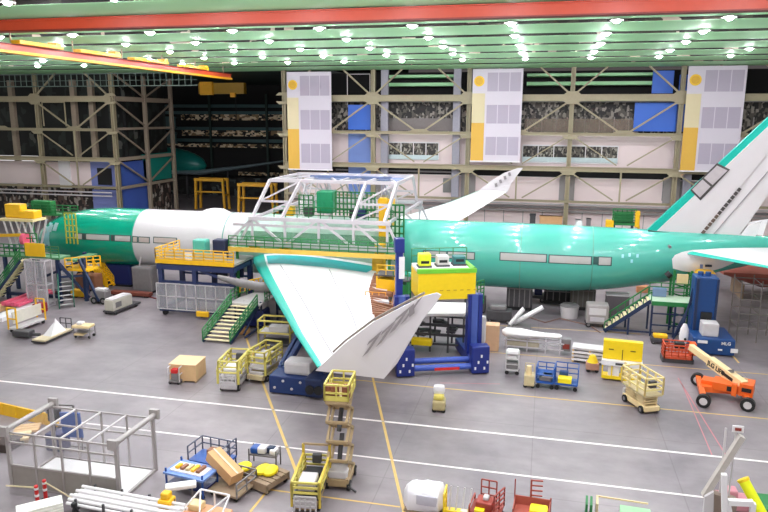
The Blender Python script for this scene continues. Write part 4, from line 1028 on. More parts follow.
# blue tower
t = thing('tail_lift_tower', 'tall blue lifting tower on heavy blue base under the tailplane', 'tower', (13.7, 57.3, 0))
bx = at(693, 282, Y=57.6).x; cx_ = at(721, 282, Y=57.6).x
pw(MB().rbox(bx + .1, cx_ - .2, 57.2, 58.8, 1.0, 5.7, .12), 'tower_body', TOWB, t)
pw(MB().box(bx + .2, bx + .4, 57.1, 57.2, 1.2, 5.6).box(cx_ - .35, cx_ - .2, 57.1, 57.2, 1.2, 5.6), 'tower_rail', STEELB, t)
pw(MB().rbox(bx - .1, at(735, 340, Y=55.3).x, 55.0, 58.6, .1, 1.35, .1), 'heavy_base', TOWB, t)
pw(MB().box(bx + .7, bx + 1.5, 57.0, 57.2, 1.6, 2.9), 'dark_opening', BLACK, t)
pw(MB().rbox(bx + .6, bx + 1.8, 55.6, 56.8, 1.35, 2.4, .1), 'pale_control_box', LGREY, t)
for k, x in enumerate((bx + .6, cx_ - .9)): pw(MB().tube((x, 58, 5.7), (x, 58, 6.0), .22), 'top_boss', TOWB, t)
pw(MB().box(bx + 2.6, bx + 3.1, 54.9, 55.02, .4, .7).box(bx + .2, bx + .9, 54.9, 55.02, 1.0, 1.2).box(bx + 1.7, bx + 2.0, 54.9, 55.02, .5, .6), 'white_placard', WHITE, t)
text_on('MLG', (bx + 1.9, 54.98, .95), (1, 0, 0), (0, 0, 1), .34, WHITE, 'white_lettering', t, .01, 0)
hs_ = MB()
for k in range(5): hs_.path([(bx - 1.2 + .05 * k, 57.4 + .2 * k, .1), (bx - .8 + .1 * k, 57.6, 1.5), (bx + .1, 57.9, 3.4 + .3 * k)], .05)
pw(hs_, 'hose_bundle', STEELB, t)
t3 = thing('covered_pod', 'white upright rounded cover standing left of the blue tower', 'cover', (at(685, 325, Y=57).x, 57, 0))
MB().loft([[(w * math.cos(2 * PI * i / 14), w * .6 * math.sin(2 * PI * i / 14), z) for i in range(14)] for z, w in ((.0, .3), (.3, .5), (1.2, .62), (2.0, .5), (2.6, .2))]).build('white_shell', WHITE, t3, True)
MB().tube((.1, -.36, .9), (.1, -.4, .9), .16).build('dark_port', BLACK, t3); t3.scale = (.62, .62, .72)
# scaffold tower on the right
t = thing('scaffold_tower', 'thin dark tube scaffold standing right of the blue tower', 'scaffold', (18.2, 60.5, 0))
for x in (15.9, 17.4, 18.8, 20.3, 22):
    for y in (59.2, 61.6): pw(MB().tube((x, y, 0), (x, y, 5.2 if x < 20 else 5.6), .045, 6), 'standard', mat('scaffold_tube', (120, 112, 108), .5, .3), t)
lg = MB()
for z in (1.2, 2.4, 3.6, 4.9):
    for y in (59.2, 61.6): lg.tube((15.9, y, z), (22, y, z), .04, 6)
    for x in (15.9, 17.4, 18.8, 20.3, 22): lg.tube((x, 59.2, z), (x, 61.6, z), .035, 6)
pw(lg, 'ledger_tubes', mat('scaffold_tube', (0, 0, 0)), t)
# salmon red engine cowl / barge shaped mould beyond the scaffold
t = thing('large_red_mould', 'long salmon red curved mould lying beyond the scaffold under the tail', 'mould', (30, 77, 0))
rg = []
a = at(716, 275, Y=76); zt_ = at(730, 274, Y=72.6).z; zb_ = at(760, 291, Y=73.5).z
for k in range(9):
    X = a.x + k * 2.0; q = min(1, (k + .4) / 2.2)
    rg.append([(X, 76 + 3.4 * math.cos(PI + PI * i / 12), zt_ + ((zt_ - zb_) * q) * math.sin(PI + PI * i / 12)) for i in range(13)])
pw(MB().loft(rg, cap=True), 'curved_shell', mat('salmon_red_shell', (160, 84, 70), .6, var=.15), t, True)
pw(MB().box(a.x - .1, a.x + 16.2, 72.5, 72.8, zt_ - .1, zt_ + .15), 'rim', mat('dark_salmon_rim', (150, 74, 60), .6), t)
for k in range(4): pw(MB().box(a.x + 2 + k * 4, a.x + 2.3 + k * 4, 74, 78, 0, zb_ + .5), 'cradle', PALLET, t)

# ---- navy wing support base near the wing tip
t = thing('wing_support_jack', 'navy blue wing support with raking arm and pale box under the near wing tip', 'jack', (-13.5, 37, 0))
A = g(271, 392); B = g(324, 396)
x0 = A.x; x1 = B.x + .1
pw(MB().rbox(x0, x1 - 1.0, 39.9, 42.0, .1, 1.3, .08), 'heavy_base', TOWB if False else mat('jack_navy', (18, 46, 98), .4), t)
pw(MB().rbox(x1 - 1.1, x1 + .1, 39.5, 41.8, .2, 1.5, .15), 'side_drive', mat('dark_jack_navy', (24, 40, 78), .4), t)
for k in range(4): pw(MB().tube((x0 + .4 + k * .6, 39.92, .5 + .5 * (k % 2)), (x0 + .4 + k * .6, 39.86, .5 + .5 * (k % 2)), .09, 10), 'round_cap', LGREY, t)
for k in range(2): pw(MB().tube((x1 - .75 + k * .6, 39.5, .75), (x1 - .75 + k * .6, 39.4, .75), .3, 14), 'drive_wheel', BLACK, t)
pw(MB().rbox(x0 + .9, x1 - 1.0, 40.3, 41.6, 1.3, 2.2, .2), 'pale_box', LGREY, t)
pw(MB().bar((x0 + .5, 41.5, 1.2), (x0 + 1.5, 44.8, 3.9), .35).bar((x0 + .1, 41.6, 1.2), (x0 + .9, 45, 3.9), .25), 'raking_arm', mat('jack_navy', (0, 0, 0)), t)
pw(MB().bar((x1 - .3, 40.6, 1.4), (x1 - .3, 40.6, 4.6), .35), 'wing_prop', mat('dark_jack_navy', (0, 0, 0)), t)
# ================================================================ MACHINES AND CARTS ON THE FLOOR
def wheels(t, xs, ys, r, w, m=BLACK, name='wheel'):
    for x in xs:
        for y in ys:
            o = MB().tube((x, y - w / 2, r), (x, y + w / 2, r), r, 14).build(name, m, t, True)
            if r >= .2: s_ = -1 if y < 0 else 1; MB().tube((x, y + s_ * w / 2, r), (x, y + s_ * (w / 2 + .02), r), r * .5, 12).build('hub', MGREY, o, True)
def scissor_lift(label, loc, rz, L=2.5, W=1.25, hd=1.2, body=TAN, railm=YELP, rh=1.1, levels=4, deck=LGREY, cat='scissor lift'):
    t = thing('scissor_lift', label, cat, loc, rz)
    MB().rbox(-L / 2, L / 2, -W / 2 + .1, W / 2 - .1, .18, .5, .05).build('chassis', body, t)
    wheels(t, (-L * .36, L * .36), (-W / 2 + .08, W / 2 - .08), .24, .16)
    a = MB(); z0, z1 = .5, hd
    for i in range(levels):
        za = z0 + (z1 - z0) * i / levels; zb = z0 + (z1 - z0) * (i + 1) / levels
        for s in (-W * .32, W * .32):
            a.bar((-L * .42, s, za), (L * .42, s, zb), .09, .11); a.bar((L * .42, s, za), (-L * .42, s, zb), .09, .11)
        for x in (-L * .42, L * .42): a.bar((x, -W * .32, zb), (x, W * .32, zb), .07)
    a.build('scissor_arms', body, t)
    MB().box(-L / 2, L / 2, -W / 2, W / 2, hd, hd + .12).build('platform_deck', deck, t)
    MB().rail([(-L / 2, -W / 2, hd + .1), (L / 2, -W / 2, hd + .1), (L / 2, W / 2, hd + .1), (-L / 2, W / 2, hd + .1), (-L / 2, -W / 2, hd + .1)], rh, .9, .09, 2).build('guard_rail', railm, t)
    MB().rbox(L / 2 - .3, L / 2 - .05, -.25, .2, hd + .55, hd + 1.0, .04).build('control_box', DGREY, t)
    MB().rbox(-L / 2 - .08, -L / 2 + .12, -W / 2 + .15, W / 2 - .15, .3, .8, .04).build('battery_cover', LGREY, t)
    return t
def mid(*p): return tuple((g(p[0], p[1]) + g(p[2], p[3])) / 2)
# two tan-and-yellow lifts in front of the stairs
t = scissor_lift('pale yellow railed scissor lift, left of the two parked below the green stairs', g(235, 385), PI / 2 + .12, 2.6, 1.3, .9, LGREY, YELP, 1.15, 3)
MB().rbox(-.9, .5, -.5, .5, 1.02, 1.5, .1).build('white_load', WHITE, t); 
for s in (-1, 1): MB().path([(-1.3, s * .7, .6), (-1.3, s * .7, 1.6), (-.9, s * .7, 2.1), (.9, s * .7, 2.1), (1.3, s * .7, 1.5)], .09).build('bent_guard_tube', YELP, t, True)
MB().rail([(-1.38, -.55, .3), (-1.38, .55, .3)], .9, .3, .06, 3).build('front_ladder', LGREY, t)
t = scissor_lift('pale yellow railed scissor lift beside the navy wing support', g(266, 376), PI / 2 - .1, 2.6, 1.3, .95, TAN, YELP, 1.15, 3)
MB().rbox(-.6, .6, -.5, .5, 1.22, 1.75, .1).build('grey_load', LGREY, t)
for s in (-1, 1): MB().path([(-1.3, s * .7, .6), (-1.3, s * .7, 1.5), (-.6, s * .7, 2.2), (1.1, s * .7, 2.1)], .09).build('bent_guard_tube', YELP, t, True)
MB().box(-1.6, -1.3, -.6, .6, .3, .6).build('tan_bumper', TAN, t)
# yellow stand behind
t = thing('work_platform', 'pale yellow framed work platform under the wing beside the stairs', 'platform', g(277, 344), .06); t.scale = (.85, .85, .85)
MB().rail([(-1.5, -.9, .2), (1.6, -.9, .2), (1.6, .9, .2), (-1.5, .9, .2), (-1.5, -.9, .2)], 2.3, 3.1, .14, 1).build('yellow_frame', YELP, t)
MB().box(-1.5, 1.6, -.9, .9, 1.2, 1.35).build('deck', LGREY, t); MB().rbox(-.6, 1.3, -.5, .4, 1.35, 1.9, .1).build('white_case', LGREY, t)
MB().box(-1.4, 1.5, -.8, .8, .1, .35).build('dark_base', DGREY, t)
t = thing('navy_ballast_tank', 'navy blue rounded tank under the wing right of the green stairs', 'tank', g(256, 326))
MB().rbox(-1.3, 1.1, -.8, .8, .15, 1.7, .3).build('tank_body', NAVY, t, True); MB().rbox(-.9, 1.0, -.6, .6, 1.7, 2.5, .15).build('grey_box', LGREY, t)
MB().path([(-1.6, -.6, .1), (-2.4, .2, .6), (-1.8, .5, 1.4), (-.8, .2, 1.9)], .1).build('hose', MGREY, t, True)
single(MB().rbox(-.55, .1, -.35, .3, 0, .8, .15).rbox(.0, .6, -.3, .3, 0, .7, .2), 'tan_drum_pair', mat('tan_leather_cover', (190, 145, 90), .6), 'tan covered bundle on the floor at the foot of the green stairs', 'bundle', g(243, 334))
# grey machinery lumps under the wing
rnd = random.Random(11)
for k, (px_, py_, s, mm, txt) in enumerate(((300, 330, 1.4, DGREY, 'dark grey pump unit in shade under the near wing'), (232, 320, 1.0, MGREY, 'grey hose reel cart just right of the green stairs'))):
    t = thing('pump_cart', txt, 'cart', g(px_, py_))
    MB().rbox(-s, s, -.6, .6, .3, 1.3, .1).build('pump_housing', mm, t); wheels(t, (-s * .7, s * .7), (-.5, .5), .22, .12)
    MB().path([(-s, .2, 1.3), (-s * .3, .2, 1.9), (s * .6, .1, 1.4)], .07).build('hose', BLACK, t, True)

# raised scissor lift at the folded wing tip
TANW = mat('worn_tan_paint', (164, 140, 104), .55, var=.2)
p0 = g(341, 481)
t = thing('raised_scissor_lift', 'worn tan scissor lift raised high beneath the folded wing tip', 'scissor lift', p0, PI / 2 + .1)
L, W, HD = 1.9, 1.15, 4.6
MB().rbox(-L / 2, L / 2, -W / 2, W / 2, .2, .6, .06).build('chassis', TANW, t); wheels(t, (-.75, .75), (-W / 2 + .02, W / 2 - .02), .25, .18)
MB().rbox(-.9, .1, -.5, .5, .6, 1.0, .08).build('battery_box', LGREY, t)
a = MB(); n = 4
for i in range(n):
    za = .6 + (HD - .6) * i / n; zb = .6 + (HD - .6) * (i + 1) / n
    for s in (-.48, .48):
        a.bar((-.95, s, za), (.75, s, zb), .13, .12); a.bar((.75, s, za), (-.95, s, zb), .13, .12)
    a.bar((-.95, -.48, zb), (-.95, .48, zb), .12); a.bar((.75, -.48, zb), (.75, .48, zb), .12); a.bar((-.1, -.48, (za + zb) / 2), (-.1, .48, (za + zb) / 2), .1)
a.build('scissor_arms', TANW, t)
MB().tube((-.4, 0, 1.2), (.4, 0, 2.4), .12).tube((-.4, 0, 2.9), (.3, 0, 3.8), .12).build('lift_cylinder', DGREY, t, True)
MB().box(-L / 2, L / 2, -W / 2, W / 2, HD, HD + .14).build('platform_deck', TANW, t)
MB().rail([(-L / 2, -W / 2, HD + .1), (L / 2, -W / 2, HD + .1), (L / 2, W / 2, HD + .1), (-L / 2, W / 2, HD + .1), (-L / 2, -W / 2, HD + .1)], .8, .7, .08, 1, .25).build('guard_rail', YELP, t)
for y in (-.4, .15, .5): MB().rbox(-.9, -.4, y - .2, y + .15, HD + .14, HD + .8, .05).build('tool_bucket', mat('rust_bucket', (140, 84, 58), .6), t)
MB().bar((-1.0, -.55, .3), (-1.0, -.95, .05), .08).build('outrigger_foot', DGREY, t)
# second tan / yellow lift, bottom
t = scissor_lift('tan scissor lift with tall yellow rails beside the raised tan lift near the bottom edge', g(312, 498), PI / 2 + .12, 2.7, 1.25, .7, TANW, YELP, .75, 3, DGREY)
for s in (-1, 1): MB().bar((-1.3, s * .66, .3), (-1.3, s * .66, 1.5), .1).bar((-1.3, s * .66, 1.5), (1.2, s * .66, 1.7), .1).bar((1.2, s * .66, .8), (1.2, s * .66, 2.2), .12).build('yellow_post', mat('mustard_rail', (206, 176, 60), .5), t)
MB().bar((1.2, -.66, 2.2), (1.2, .66, 2.2), .09).build('cross_rail', TANW, t)
MB().rbox(-1.2, -.2, -.4, .4, 1.02, 1.5, .08).build('engine_cover', LGREY, t); MB().rail([(-1.45, -.5, .2), (-1.45, .5, .2)], .7, .25, .07, 2).build('front_ladder', LGREY, t)
MB().rbox(.1, .8, -.4, .4, 1.02, 1.25, .05).build('black_tray', BLACK, t)
# cream lift right
t = scissor_lift('cream scissor lift with open rails parked left of the orange boom lift', (g(624, 402) + g(657, 411)) / 2, along(624, 401, 641, 413)[1], 2.5, 1.25, 1.15, CREAM, mat('cream_rail', (226, 205, 140), .5), 1.1, 4, TAN)
MB().rail([(-1.7, -.2, 1.25), (-1.25, -.2, 1.25)], 1.1, .5, .08, 2).build('deck_extension', CREAM, t)
# yellow machine
t = thing('tool_crib', 'bright yellow double panel machine with white band, behind the cream scissor lift', 'machine', mid(604, 380, 637, 380), -.1); t.scale = (.84, .84, .86)
MB().rbox(-1.55, 1.55, -.05, .55, 1.7, 3.3, .06).build('yellow_top_panel', YEL, t)
MB().box(-1.6, 1.6, -.5, .6, 1.3, 1.7).build('white_band', WHITE, t)
MB().box(-1.5, 1.5, -.45, .5, 0.15, .4).build('yellow_base', YEL, t)
for x in (-1.5, -.75, 0, .75, 1.5): MB().bar((x, -.42, .2), (x, -.42, 1.4), .1).build('post', YEL, t)
for x in (-.6, .8): MB().rbox(x - .45, x + .45, -.3, .3, .3, 1.3, .1).build('white_bag', WHITE, t)
MB().box(-.03, .03, -.08, -.04, 1.7, 2.6).build('dark_seam', BLACK, t)
MB().box(-1.1, -.7, -.08, -.05, 2.5, 2.6).box(.6, 1.0, -.08, -.05, 2.5, 2.6).build('label_marks', mat('dark_gold_mark', (120, 100, 10), .5), t)
MB().box(-.5, .1, -.52, -.5, 1.4, 1.58).build('band_mark', DGREY, t)
# stack of white slabs
t = thing('slab_stack', 'stack of white boards on wooden runners left of the yellow machine', 'stack', mid(577, 363, 602, 360), -.12); t.scale = (.86, .86, .86)
for k in range(4): MB().box(-1.5, 1.3, -.7, .7, .2 + k * .33, .38 + k * .33).build('white_board', WHITE if k % 2 == 0 else LGREY, t)
for x in (-1.4, 0, 1.2):
    for k in range(4): MB().box(x - .08, x + .08, -.7, .7, k * .33 + .03, .2 + k * .33).build('wooden_runner', WOOD, t)
t = thing('floor_beacon', 'small cart with yellow dome top before the stack of white boards', 'cart', g(592, 371))
MB().rbox(-.45, .45, -.35, .35, .15, .7, .08).build('rust_body', mat('rose_tan_body', (176, 130, 110), .6), t); MB().tube((0, 0, .7), (0, 0, 1.2), .4, 14, .2).build('yellow_dome', YEL, t, True); wheels(t, (-.3, .3), (-.3, .3), .13, .08)

# ---- boom lift
t = thing('boom_lift', 'orange boom lift with long cream boom reaching towards the blue tower', 'boom lift', g(722, 404), 0)
bl = t.location.copy()
W_ = [g(700, 385), g(751, 412), g(702, 408.5), g(735, 383)]
ctr = (g(693, 390) + g(748, 410)) / 2
for nm, (x, y) in zip('abcd', ((697, 385), (703, 407), (747, 411), (738, 388))):
    p = g(x, y); d = Vector((1, -.35, 0)).normalized(); n = Vector((.35, 1, 0)).normalized()
    w = MB(); w.tube(p + Vector((0, 0, .43)) - n * .18, p + Vector((0, 0, .43)) + n * .18, .43, 18); wo = pw(w, 'wheel', BLACK, t, True)
    MB().tube(p + Vector((0, 0, .43)) - n * .2, p + Vector((0, 0, .43)) - n * .17, .24, 14).build('hub', LGREY, wo, True, off=bl)
P = [g(x, y) + Vector((0, 0, .6)) for x, y in ((697, 385), (703, 407), (747, 411), (738, 388))]
pw(MB().bar(P[0], P[1], .3).bar(P[2], P[3], .3).bar((P[0] + P[1]) / 2, (P[2] + P[3]) / 2, .7, .4), 'chassis', ORANGE, t)
c0 = (P[0] + P[1] + P[2] + P[3]) / 4
pw(MB().cbox(c0 + Vector((.5, -.1, .3)), (2.1, 1.3, .5), -.35).cbox(c0 + Vector((-.5, .35, .2)), (1.3, .9, .5), -.35), 'turntable', ORANGE, t)
pw(MB().cbox(c0 + Vector((1.35, -.5, .4)), (.8, 1.3, .8), -.35), 'counterweight', ORANGE, t)
pw(MB().cbox(c0 + Vector((.35, -.75, .3)), (.5, .1, .3), -.35), 'dark_grille', BLACK, t); pw(MB().cbox(c0 + Vector((1.15, -1.14, .45)), (.55, .1, .25), -.35), 'dark_grille', BLACK, t)
pw(MB().cbox(c0 + Vector((0.5, -.9, .35)), (.3, .3, .8), -.35), 'tow_eye', ORANGE, t)
Q1 = at(752, 390, Z=2.3); Q1 = at(744, 386, Y=c0.y - .7)
bas = at(677, 352, Y=50.5)
Q0 = at(691, 347, Y=50.4)
sid = Vector((0, 0, 0))
dirb = (Q0 - Q1).normalized()
pw(MB().bar(Q1, Q1 + (Q0 - Q1) * .62, .5, .62), 'boom_outer', CREAM, t); pw(MB().bar(Q1 + (Q0 - Q1) * .6, Q0, .36, .42), 'boom_inner', CREAM, t)
pw(MB().bar(c0 + Vector((.6, .2, 1.2)), Q1 + (Q0 - Q1) * .42 - Vector((0, 0, .2)), .2), 'lift_cylinder', MGREY, t)
pw(MB().prism([c0 + Vector((1.4, -.3, .8)), c0 + Vector((.5, .0, .8)), Q1 + (Q0 - Q1) * .15 + Vector((0, 0, -.2)), Q1 + Vector((.1, 0, .2))], (.15, .5, 0)), 'boom_mount', CREAM, t)
nb = dirb.cross(Vector((0, 0, 1))).normalized()
if nb.y > 0: nb = -nb
ub = dirb.cross(nb).normalized()
if ub.z < 0: ub = -ub
text_on('JLG LIFT', Q1 + (Q0 - Q1) * .6 + nb * .26 - ub * .16, -dirb, ub, .46, BLACK, 'boom_lettering', t, .012, 0)
pw(MB().bar(Q1 + (Q0 - Q1) * .14 + nb * .27, Q1 + (Q0 - Q1) * .34 + nb * .27, .02, .22), 'black_vent_strip', BLACK, t)
# basket
bz = at(666, 362, Z=.6)
b0 = Vector((bas.x, 51.2, 0)); gb = g(677, 362)
b0 = Vector((gb.x, gb.y + .2, .35))
m_ = MB(); m_.box(b0.x - 1.0, b0.x + .95, b0.y - .6, b0.y + .7, b0.z, b0.z + .15)
m_.rail([(b0.x - 1.0, b0.y - .6, b0.z), (b0.x + .95, b0.y - .6, b0.z), (b0.x + .95, b0.y + .7, b0.z), (b0.x - 1.0, b0.y + .7, b0.z), (b0.x - 1.0, b0.y - .6, b0.z)], 1.05, .5, .08, 3)
pw(m_, 'basket', ORANGER, t)
pw(MB().rbox(b0.x - .3, b0.x + .4, b0.y - .5, b0.y, b0.z + .8, b0.z + 1.25, .06), 'control_panel', BLACK, t)
pw(MB().bar(Q0, b0 + Vector((1.1, .3, .9)), .3).box(b0.x + .9, b0.x + 1.3, b0.y - .1, b0.y + .6, b0.z + .2, b0.z + 1.1), 'basket_knuckle', ORANGE, t)
wheels_ = MB().box(b0.x - 1.1, b0.x + 1.1, b0.y - .5, b0.y + .6, 0, .35); pw(wheels_, 'basket_underframe', DGREY, t)
# small yellow lift left of basket
t = thing('small_floor_tug', 'small yellow topped tug beneath the tail stairs', 'cart', g(659, 343), .0); t.scale = (.72, .72, .72)
MB().rbox(-.95, .95, -.6, .6, .2, .7, .1).build('dark_base', DGREY, t); MB().rbox(-.7, .8, -.5, .4, .7, 1.1, .1).build('yellow_cover', YELO, t); wheels(t, (-.7, .7), (-.5, .5), .22, .12); MB().bar((-.85, 0, .7), (-.85, 0, 1.6), .06).build('handle', DGREY, t)

# ---- carts in the middle right
def cage_cart(label, loc, rz, L, W, H, mm, deckz=.35, load=None, loadm=None, back=True, cat='cart', name='tool_cart', shelves=1):
    t = thing(name, label, cat, loc, rz)
    MB().box(-L / 2, L / 2, -W / 2, W / 2, deckz - .1, deckz).build('deck', mm, t)
    for k in range(1, shelves): MB().box(-L / 2, L / 2, -W / 2, W / 2, deckz + (H - deckz) * k / shelves - .05, deckz + (H - deckz) * k / shelves).build('shelf', mm, t)
    f = MB()
    for x in (-L / 2, L / 2):
        f.rail([(x, -W / 2, deckz), (x, W / 2, deckz)], H - deckz, W * .6, .06, 2)
    if back: f.rail([(-L / 2, W / 2, deckz), (L / 2, W / 2, deckz)], H - deckz, .6, .06, 2)
    f.build('rail_frame', mm, t); wheels(t, (-L * .4, L * .4), (-W * .4, W * .4), .14, .08, name='caster')
    if load:
        for k, (a, m2) in enumerate(load): MB().rbox(*a, .05).build('load', m2, t)
    return t
cage_cart('royal blue tool cart, left of the two blue carts in the middle of the floor', g(545, 386), -.08, 1.15, 1.2, 1.5, CARTB, .5, [((-.4, .4, -.4, .4, .5, .8), MGREY), ((-.2, .5, -.5, .0, .8, 1.0), LGREY)], True, shelves=2)
cage_cart('royal blue cart carrying a yellow bag, right of the plain blue cart', g(566, 388), -.08, 1.5, 1.2, 1.6, CARTB, .5, [((-.55, .35, -.55, .15, .5, .85), BAGY), ((-.5, .1, .1, .5, .5, 1.1), TOWB)], True, shelves=1)
t = thing('drum_cart', 'small tan cart with gas cylinder, left of the blue carts', 'cart', g(529, 386), 0)
MB().rbox(-.35, .35, -.45, .45, .15, .9, .08).build('cart_body', TAN, t); MB().tube((-.05, -.1, .9), (-.05, -.1, 1.5), .22, 12, .16).build('cream_cylinder', CREAM, t, True); MB().bar((-.3, .4, .9), (-.3, .4, 1.5), .05).bar((.3, .4, .9), (.3, .4, 1.5), .05).bar((-.3, .4, 1.5), (.3, .4, 1.5), .05).build('handle', TAN, t); wheels(t, (-.25, .25), (-.35, .35), .13, .07)
t = cage_cart('white shelf cart with boxes standing alone left of the tan cylinder cart', g(512, 373), 0, .9, .8, 1.6, LGREY, .4, [((-.4, .4, -.35, .3, .42, .9), MGREY), ((-.35, .3, -.3, .3, 1.05, 1.4), LGREY), ((-.4, .4, -.35, .35, 1.5, 1.75), WHITE)], True, shelves=3)
# long wrapped part on trestle
t = thing('wrapped_beam_stand', 'long white wrapped part lying on a low trestle in the middle of the floor', 'stand', mid(508, 350, 562, 352), -.04)
MB().loft([[(x, w * math.cos(2 * PI * i / 12), 1.35 + h * math.sin(2 * PI * i / 12)) for i in range(12)] for x, w, h in ((-2.6, .2, .2), (-2.3, .5, .35), (-1.2, .55, .4), (-.4, .5, .28), (.6, .35, .2), (1.8, .3, .2), (2.0, .1, .1))]).build('white_wrapping', WHITE, t, True)
f = MB()
for x in (-2.2, -.6, .8, 1.9):
    for y in (-.45, .45): f.bar((x, y, .0), (x, y, 1.0), .08)
    f.bar((x, -.45, .95), (x, .45, .95), .08)
for y in (-.45, .45): f.bar((-2.4, y, .9), (2.2, y, .9), .08); f.bar((-2.4, y, .4), (2.2, y, .4), .06)
f.build('trestle', SILVER, t); MB().rbox(2.0, 2.7, -.35, .35, .3, 1.3, .06).build('end_box', MGREY, t); MB().rbox(2.1, 2.6, -.37, -.33, .5, .9, .01).build('maroon_panel', MAROON, t)
MB().rbox(-2.3, .3, -.4, .4, .35, .8, .1).build('lower_crate', mat('tan_grey_crate', (166, 156, 136), .6), t)
t = thing('wrapped_fin_pair', 'pair of white wrapped blades leaning up on a low stand under the teal fuselage', 'stand', g(524, 331), 0)
for k, (x0, x1, z1) in enumerate(((-1.2, -.1, 2.0), (-.9, 1.5, 2.1))):
    MB().loft([[(x0 + (x1 - x0) * q + w * math.cos(2 * PI * i / 10), k * .4, .5 + (z1 - .5) * q + .12 * math.sin(2 * PI * i / 10)) if False else (x0 + (x1 - x0) * q - .12 * math.sin(2 * PI * i / 10), k * .5 + w * math.cos(2 * PI * i / 10), .5 + (z1 - .5) * q + .16 * math.sin(2 * PI * i / 10)) for i in range(10)] for q, w in ((0, .2), (.3, .35), (.8, .3), (1, .12))]).build('white_blade', WHITE, t, True)
MB().box(-1.4, .6, -.4, .9, .2, .4).bar((-1.2, 0, 0), (-1.2, 0, .3), .1).bar((.5, 0, 0), (.5, 0, .3), .1).build('low_stand', MGREY, t)
single(MB().rbox(-.75, .75, -.5, .5, 0, 2.1, .03), 'cardboard_carton', mat('upright_tan_board', (210, 168, 132), .75), 'upright tan board box behind the right leg of the blue gantry', 'box', g(489, 349))
t = thing('grey_cabinet_cart', 'dark grey instrument cart behind the upright tan box', 'cart', g(499, 322))
MB().rbox(-1.1, 1.1, -.6, .6, .3, 1.2, .1).build('cart_body', DGREY, t); MB().rbox(-.8, .6, -.5, .4, 1.2, 1.6, .1).build('pale_top', MGREY, t); wheels(t, (-.8, .8), (-.5, .5), .2, .1)
t = thing('gantry_side_pod', 'white pod hanging beside the right leg of the blue gantry', 'pod', (g(484, 335).x + .3, 49.4, 0))
MB().rbox(-.35, .35, -.3, .3, 1.5, 3.6, .2).build('white_pod', LGREY, t, True); MB().bar((0, 0, 0), (0, 0, 1.6), .12).bar((-.4, 0, .1), (.5, 0, .1), .14).build('post', NAVY, t)
# trolley, middle
t = thing('hand_trolley', 'small trolley with clear bags standing alone in the middle of the open floor', 'cart', g(439, 410), .1)
MB().rbox(-.4, .4, -.5, .5, .15, .75, .12).build('tan_body', mat('tan_trolley', (176, 160, 116), .6), t); MB().rbox(-.35, .3, -.35, .35, .75, 1.1, .15).build('yellow_tray', YELP, t)
MB().rbox(-.4, .35, -.1, .5, 1.0, 1.6, .25).build('clear_bag', mat('white_plastic_bag', (226, 222, 226), .3, alpha=.8), t, True); wheels(t, (-.28, .28), (-.4, .4), .14, .08)

# ---- things beneath the teal fuselage on the right
t = thing('ground_power_cart', 'grey rounded equipment cart, left of the dark grey cabinet beneath the fuselage', 'cart', g(596, 326))
MB().rbox(-.95, .95, -.7, .7, .35, 2.1, .2).build('grey_body', mat('warm_grey_body', (150, 143, 140), .4), t); MB().box(-.7, .7, -.73, -.7, 1.2, 1.8).build('pale_panel', LGREY, t); MB().box(-.6, .6, -.74, -.7, .6, 1.0).build('shiny_panel', SILVER, t); wheels(t, (-.7, .7), (-.55, .55), .25, .15)
t = thing('dark_equipment_cabinet', 'dark grey square cabinet with pale lid beneath the fuselage by the tail stairs', 'cabinet', g(616, 317)); t.scale = (.74, .74, .74)
MB().rbox(-1.35, 1.35, -.9, .9, .4, 2.9, .08).build('dark_body', mat('plum_grey_body', (92, 84, 88), .5), t); MB().box(-1.4, 1.4, -.95, .95, 2.9, 3.0).build('pale_lid', LGREY, t); wheels(t, (-1, 1), (-.7, .7), .25, .15)
for x, y, s, h, mm, txt in ((519, 309, 1.2, 3.6, DGREY, 'dark grille rack beneath the fuselage just right of the gantry'), (582, 309, 1.15, 3.3, mat('olive_grey_engine', (96, 92, 84), .5), 'dark rounded machine beneath the fuselage behind the grey cart'), (559, 303, 1.5, 2.2, BLACK, 'long low black bench beneath the middle of the aft fuselage')):
    t = thing('dark_rack', txt, 'rack', g(x, y))
    MB().rbox(-s, s, -.6, .6, .3, h, .15).build('rack_body', mm, t)
    m_ = MB()
    for k in range(5): m_.bar((-s * .8 + k * s * .4, -.66, .4), (-s * .8 + k * s * .4, -.66, h - .2), .09)
    m_.bar((-s, -.66, h * .6), (s, -.66, h * .6), .1)
    m_.build('front_bars', MGREY, t); MB().box(-s, s, -.5, .5, 0, .3).build('plinth', BLACK, t)
t = thing('drip_bucket', 'pale round bucket on the floor beneath the aft fuselage', 'bucket', g(569, 317)); MB().tube((0, 0, 0), (0, 0, 1.1), .75, 16, .85).build('bucket_body', LGREY, t, True); MB().tube((0, 0, 1.1), (0, 0, 1.25), .9, 16, .7).build('lid', MGREY, t, True)
t = thing('long_dolly', 'long dark dolly with pale boxes under the shadow of the aft fuselage', 'cart', g(542, 301))
MB().box(-3.2, 3.2, -.8, .8, .4, .7).build('dolly_deck', DGREY, t); MB().rbox(-2.8, -1, -.6, .6, .7, 1.6, .1).rbox(.2, 1.6, -.6, .6, .7, 1.9, .1).build('pale_box', LGREY, t); MB().rbox(-.8, 0, -.5, .5, .7, 1.5, .1).build('navy_box', NAVY, t); wheels(t, (-2.6, 0, 2.6), (-.6, .6), .25, .15)
single(MB().rbox(-.6, .6, -.4, .4, 0, .7, .08), 'small_orange_crate', mat('orange_tan_crate', (206, 136, 96), .6), 'small orange crate on the pale floor beyond the tail stairs', 'box', g(642, 292))
cab = MB(); cab.path([tuple(g(x, y) + Vector((0, 0, .05))) for x, y in ((505, 322), (530, 318), (545, 323), (560, 319), (590, 326), (600, 333))], .05)
single(cab, 'floor_cable', mat('brown_cable', (120, 92, 80), .6), 'brown cable trailing across the floor beneath the aft fuselage', 'cable')
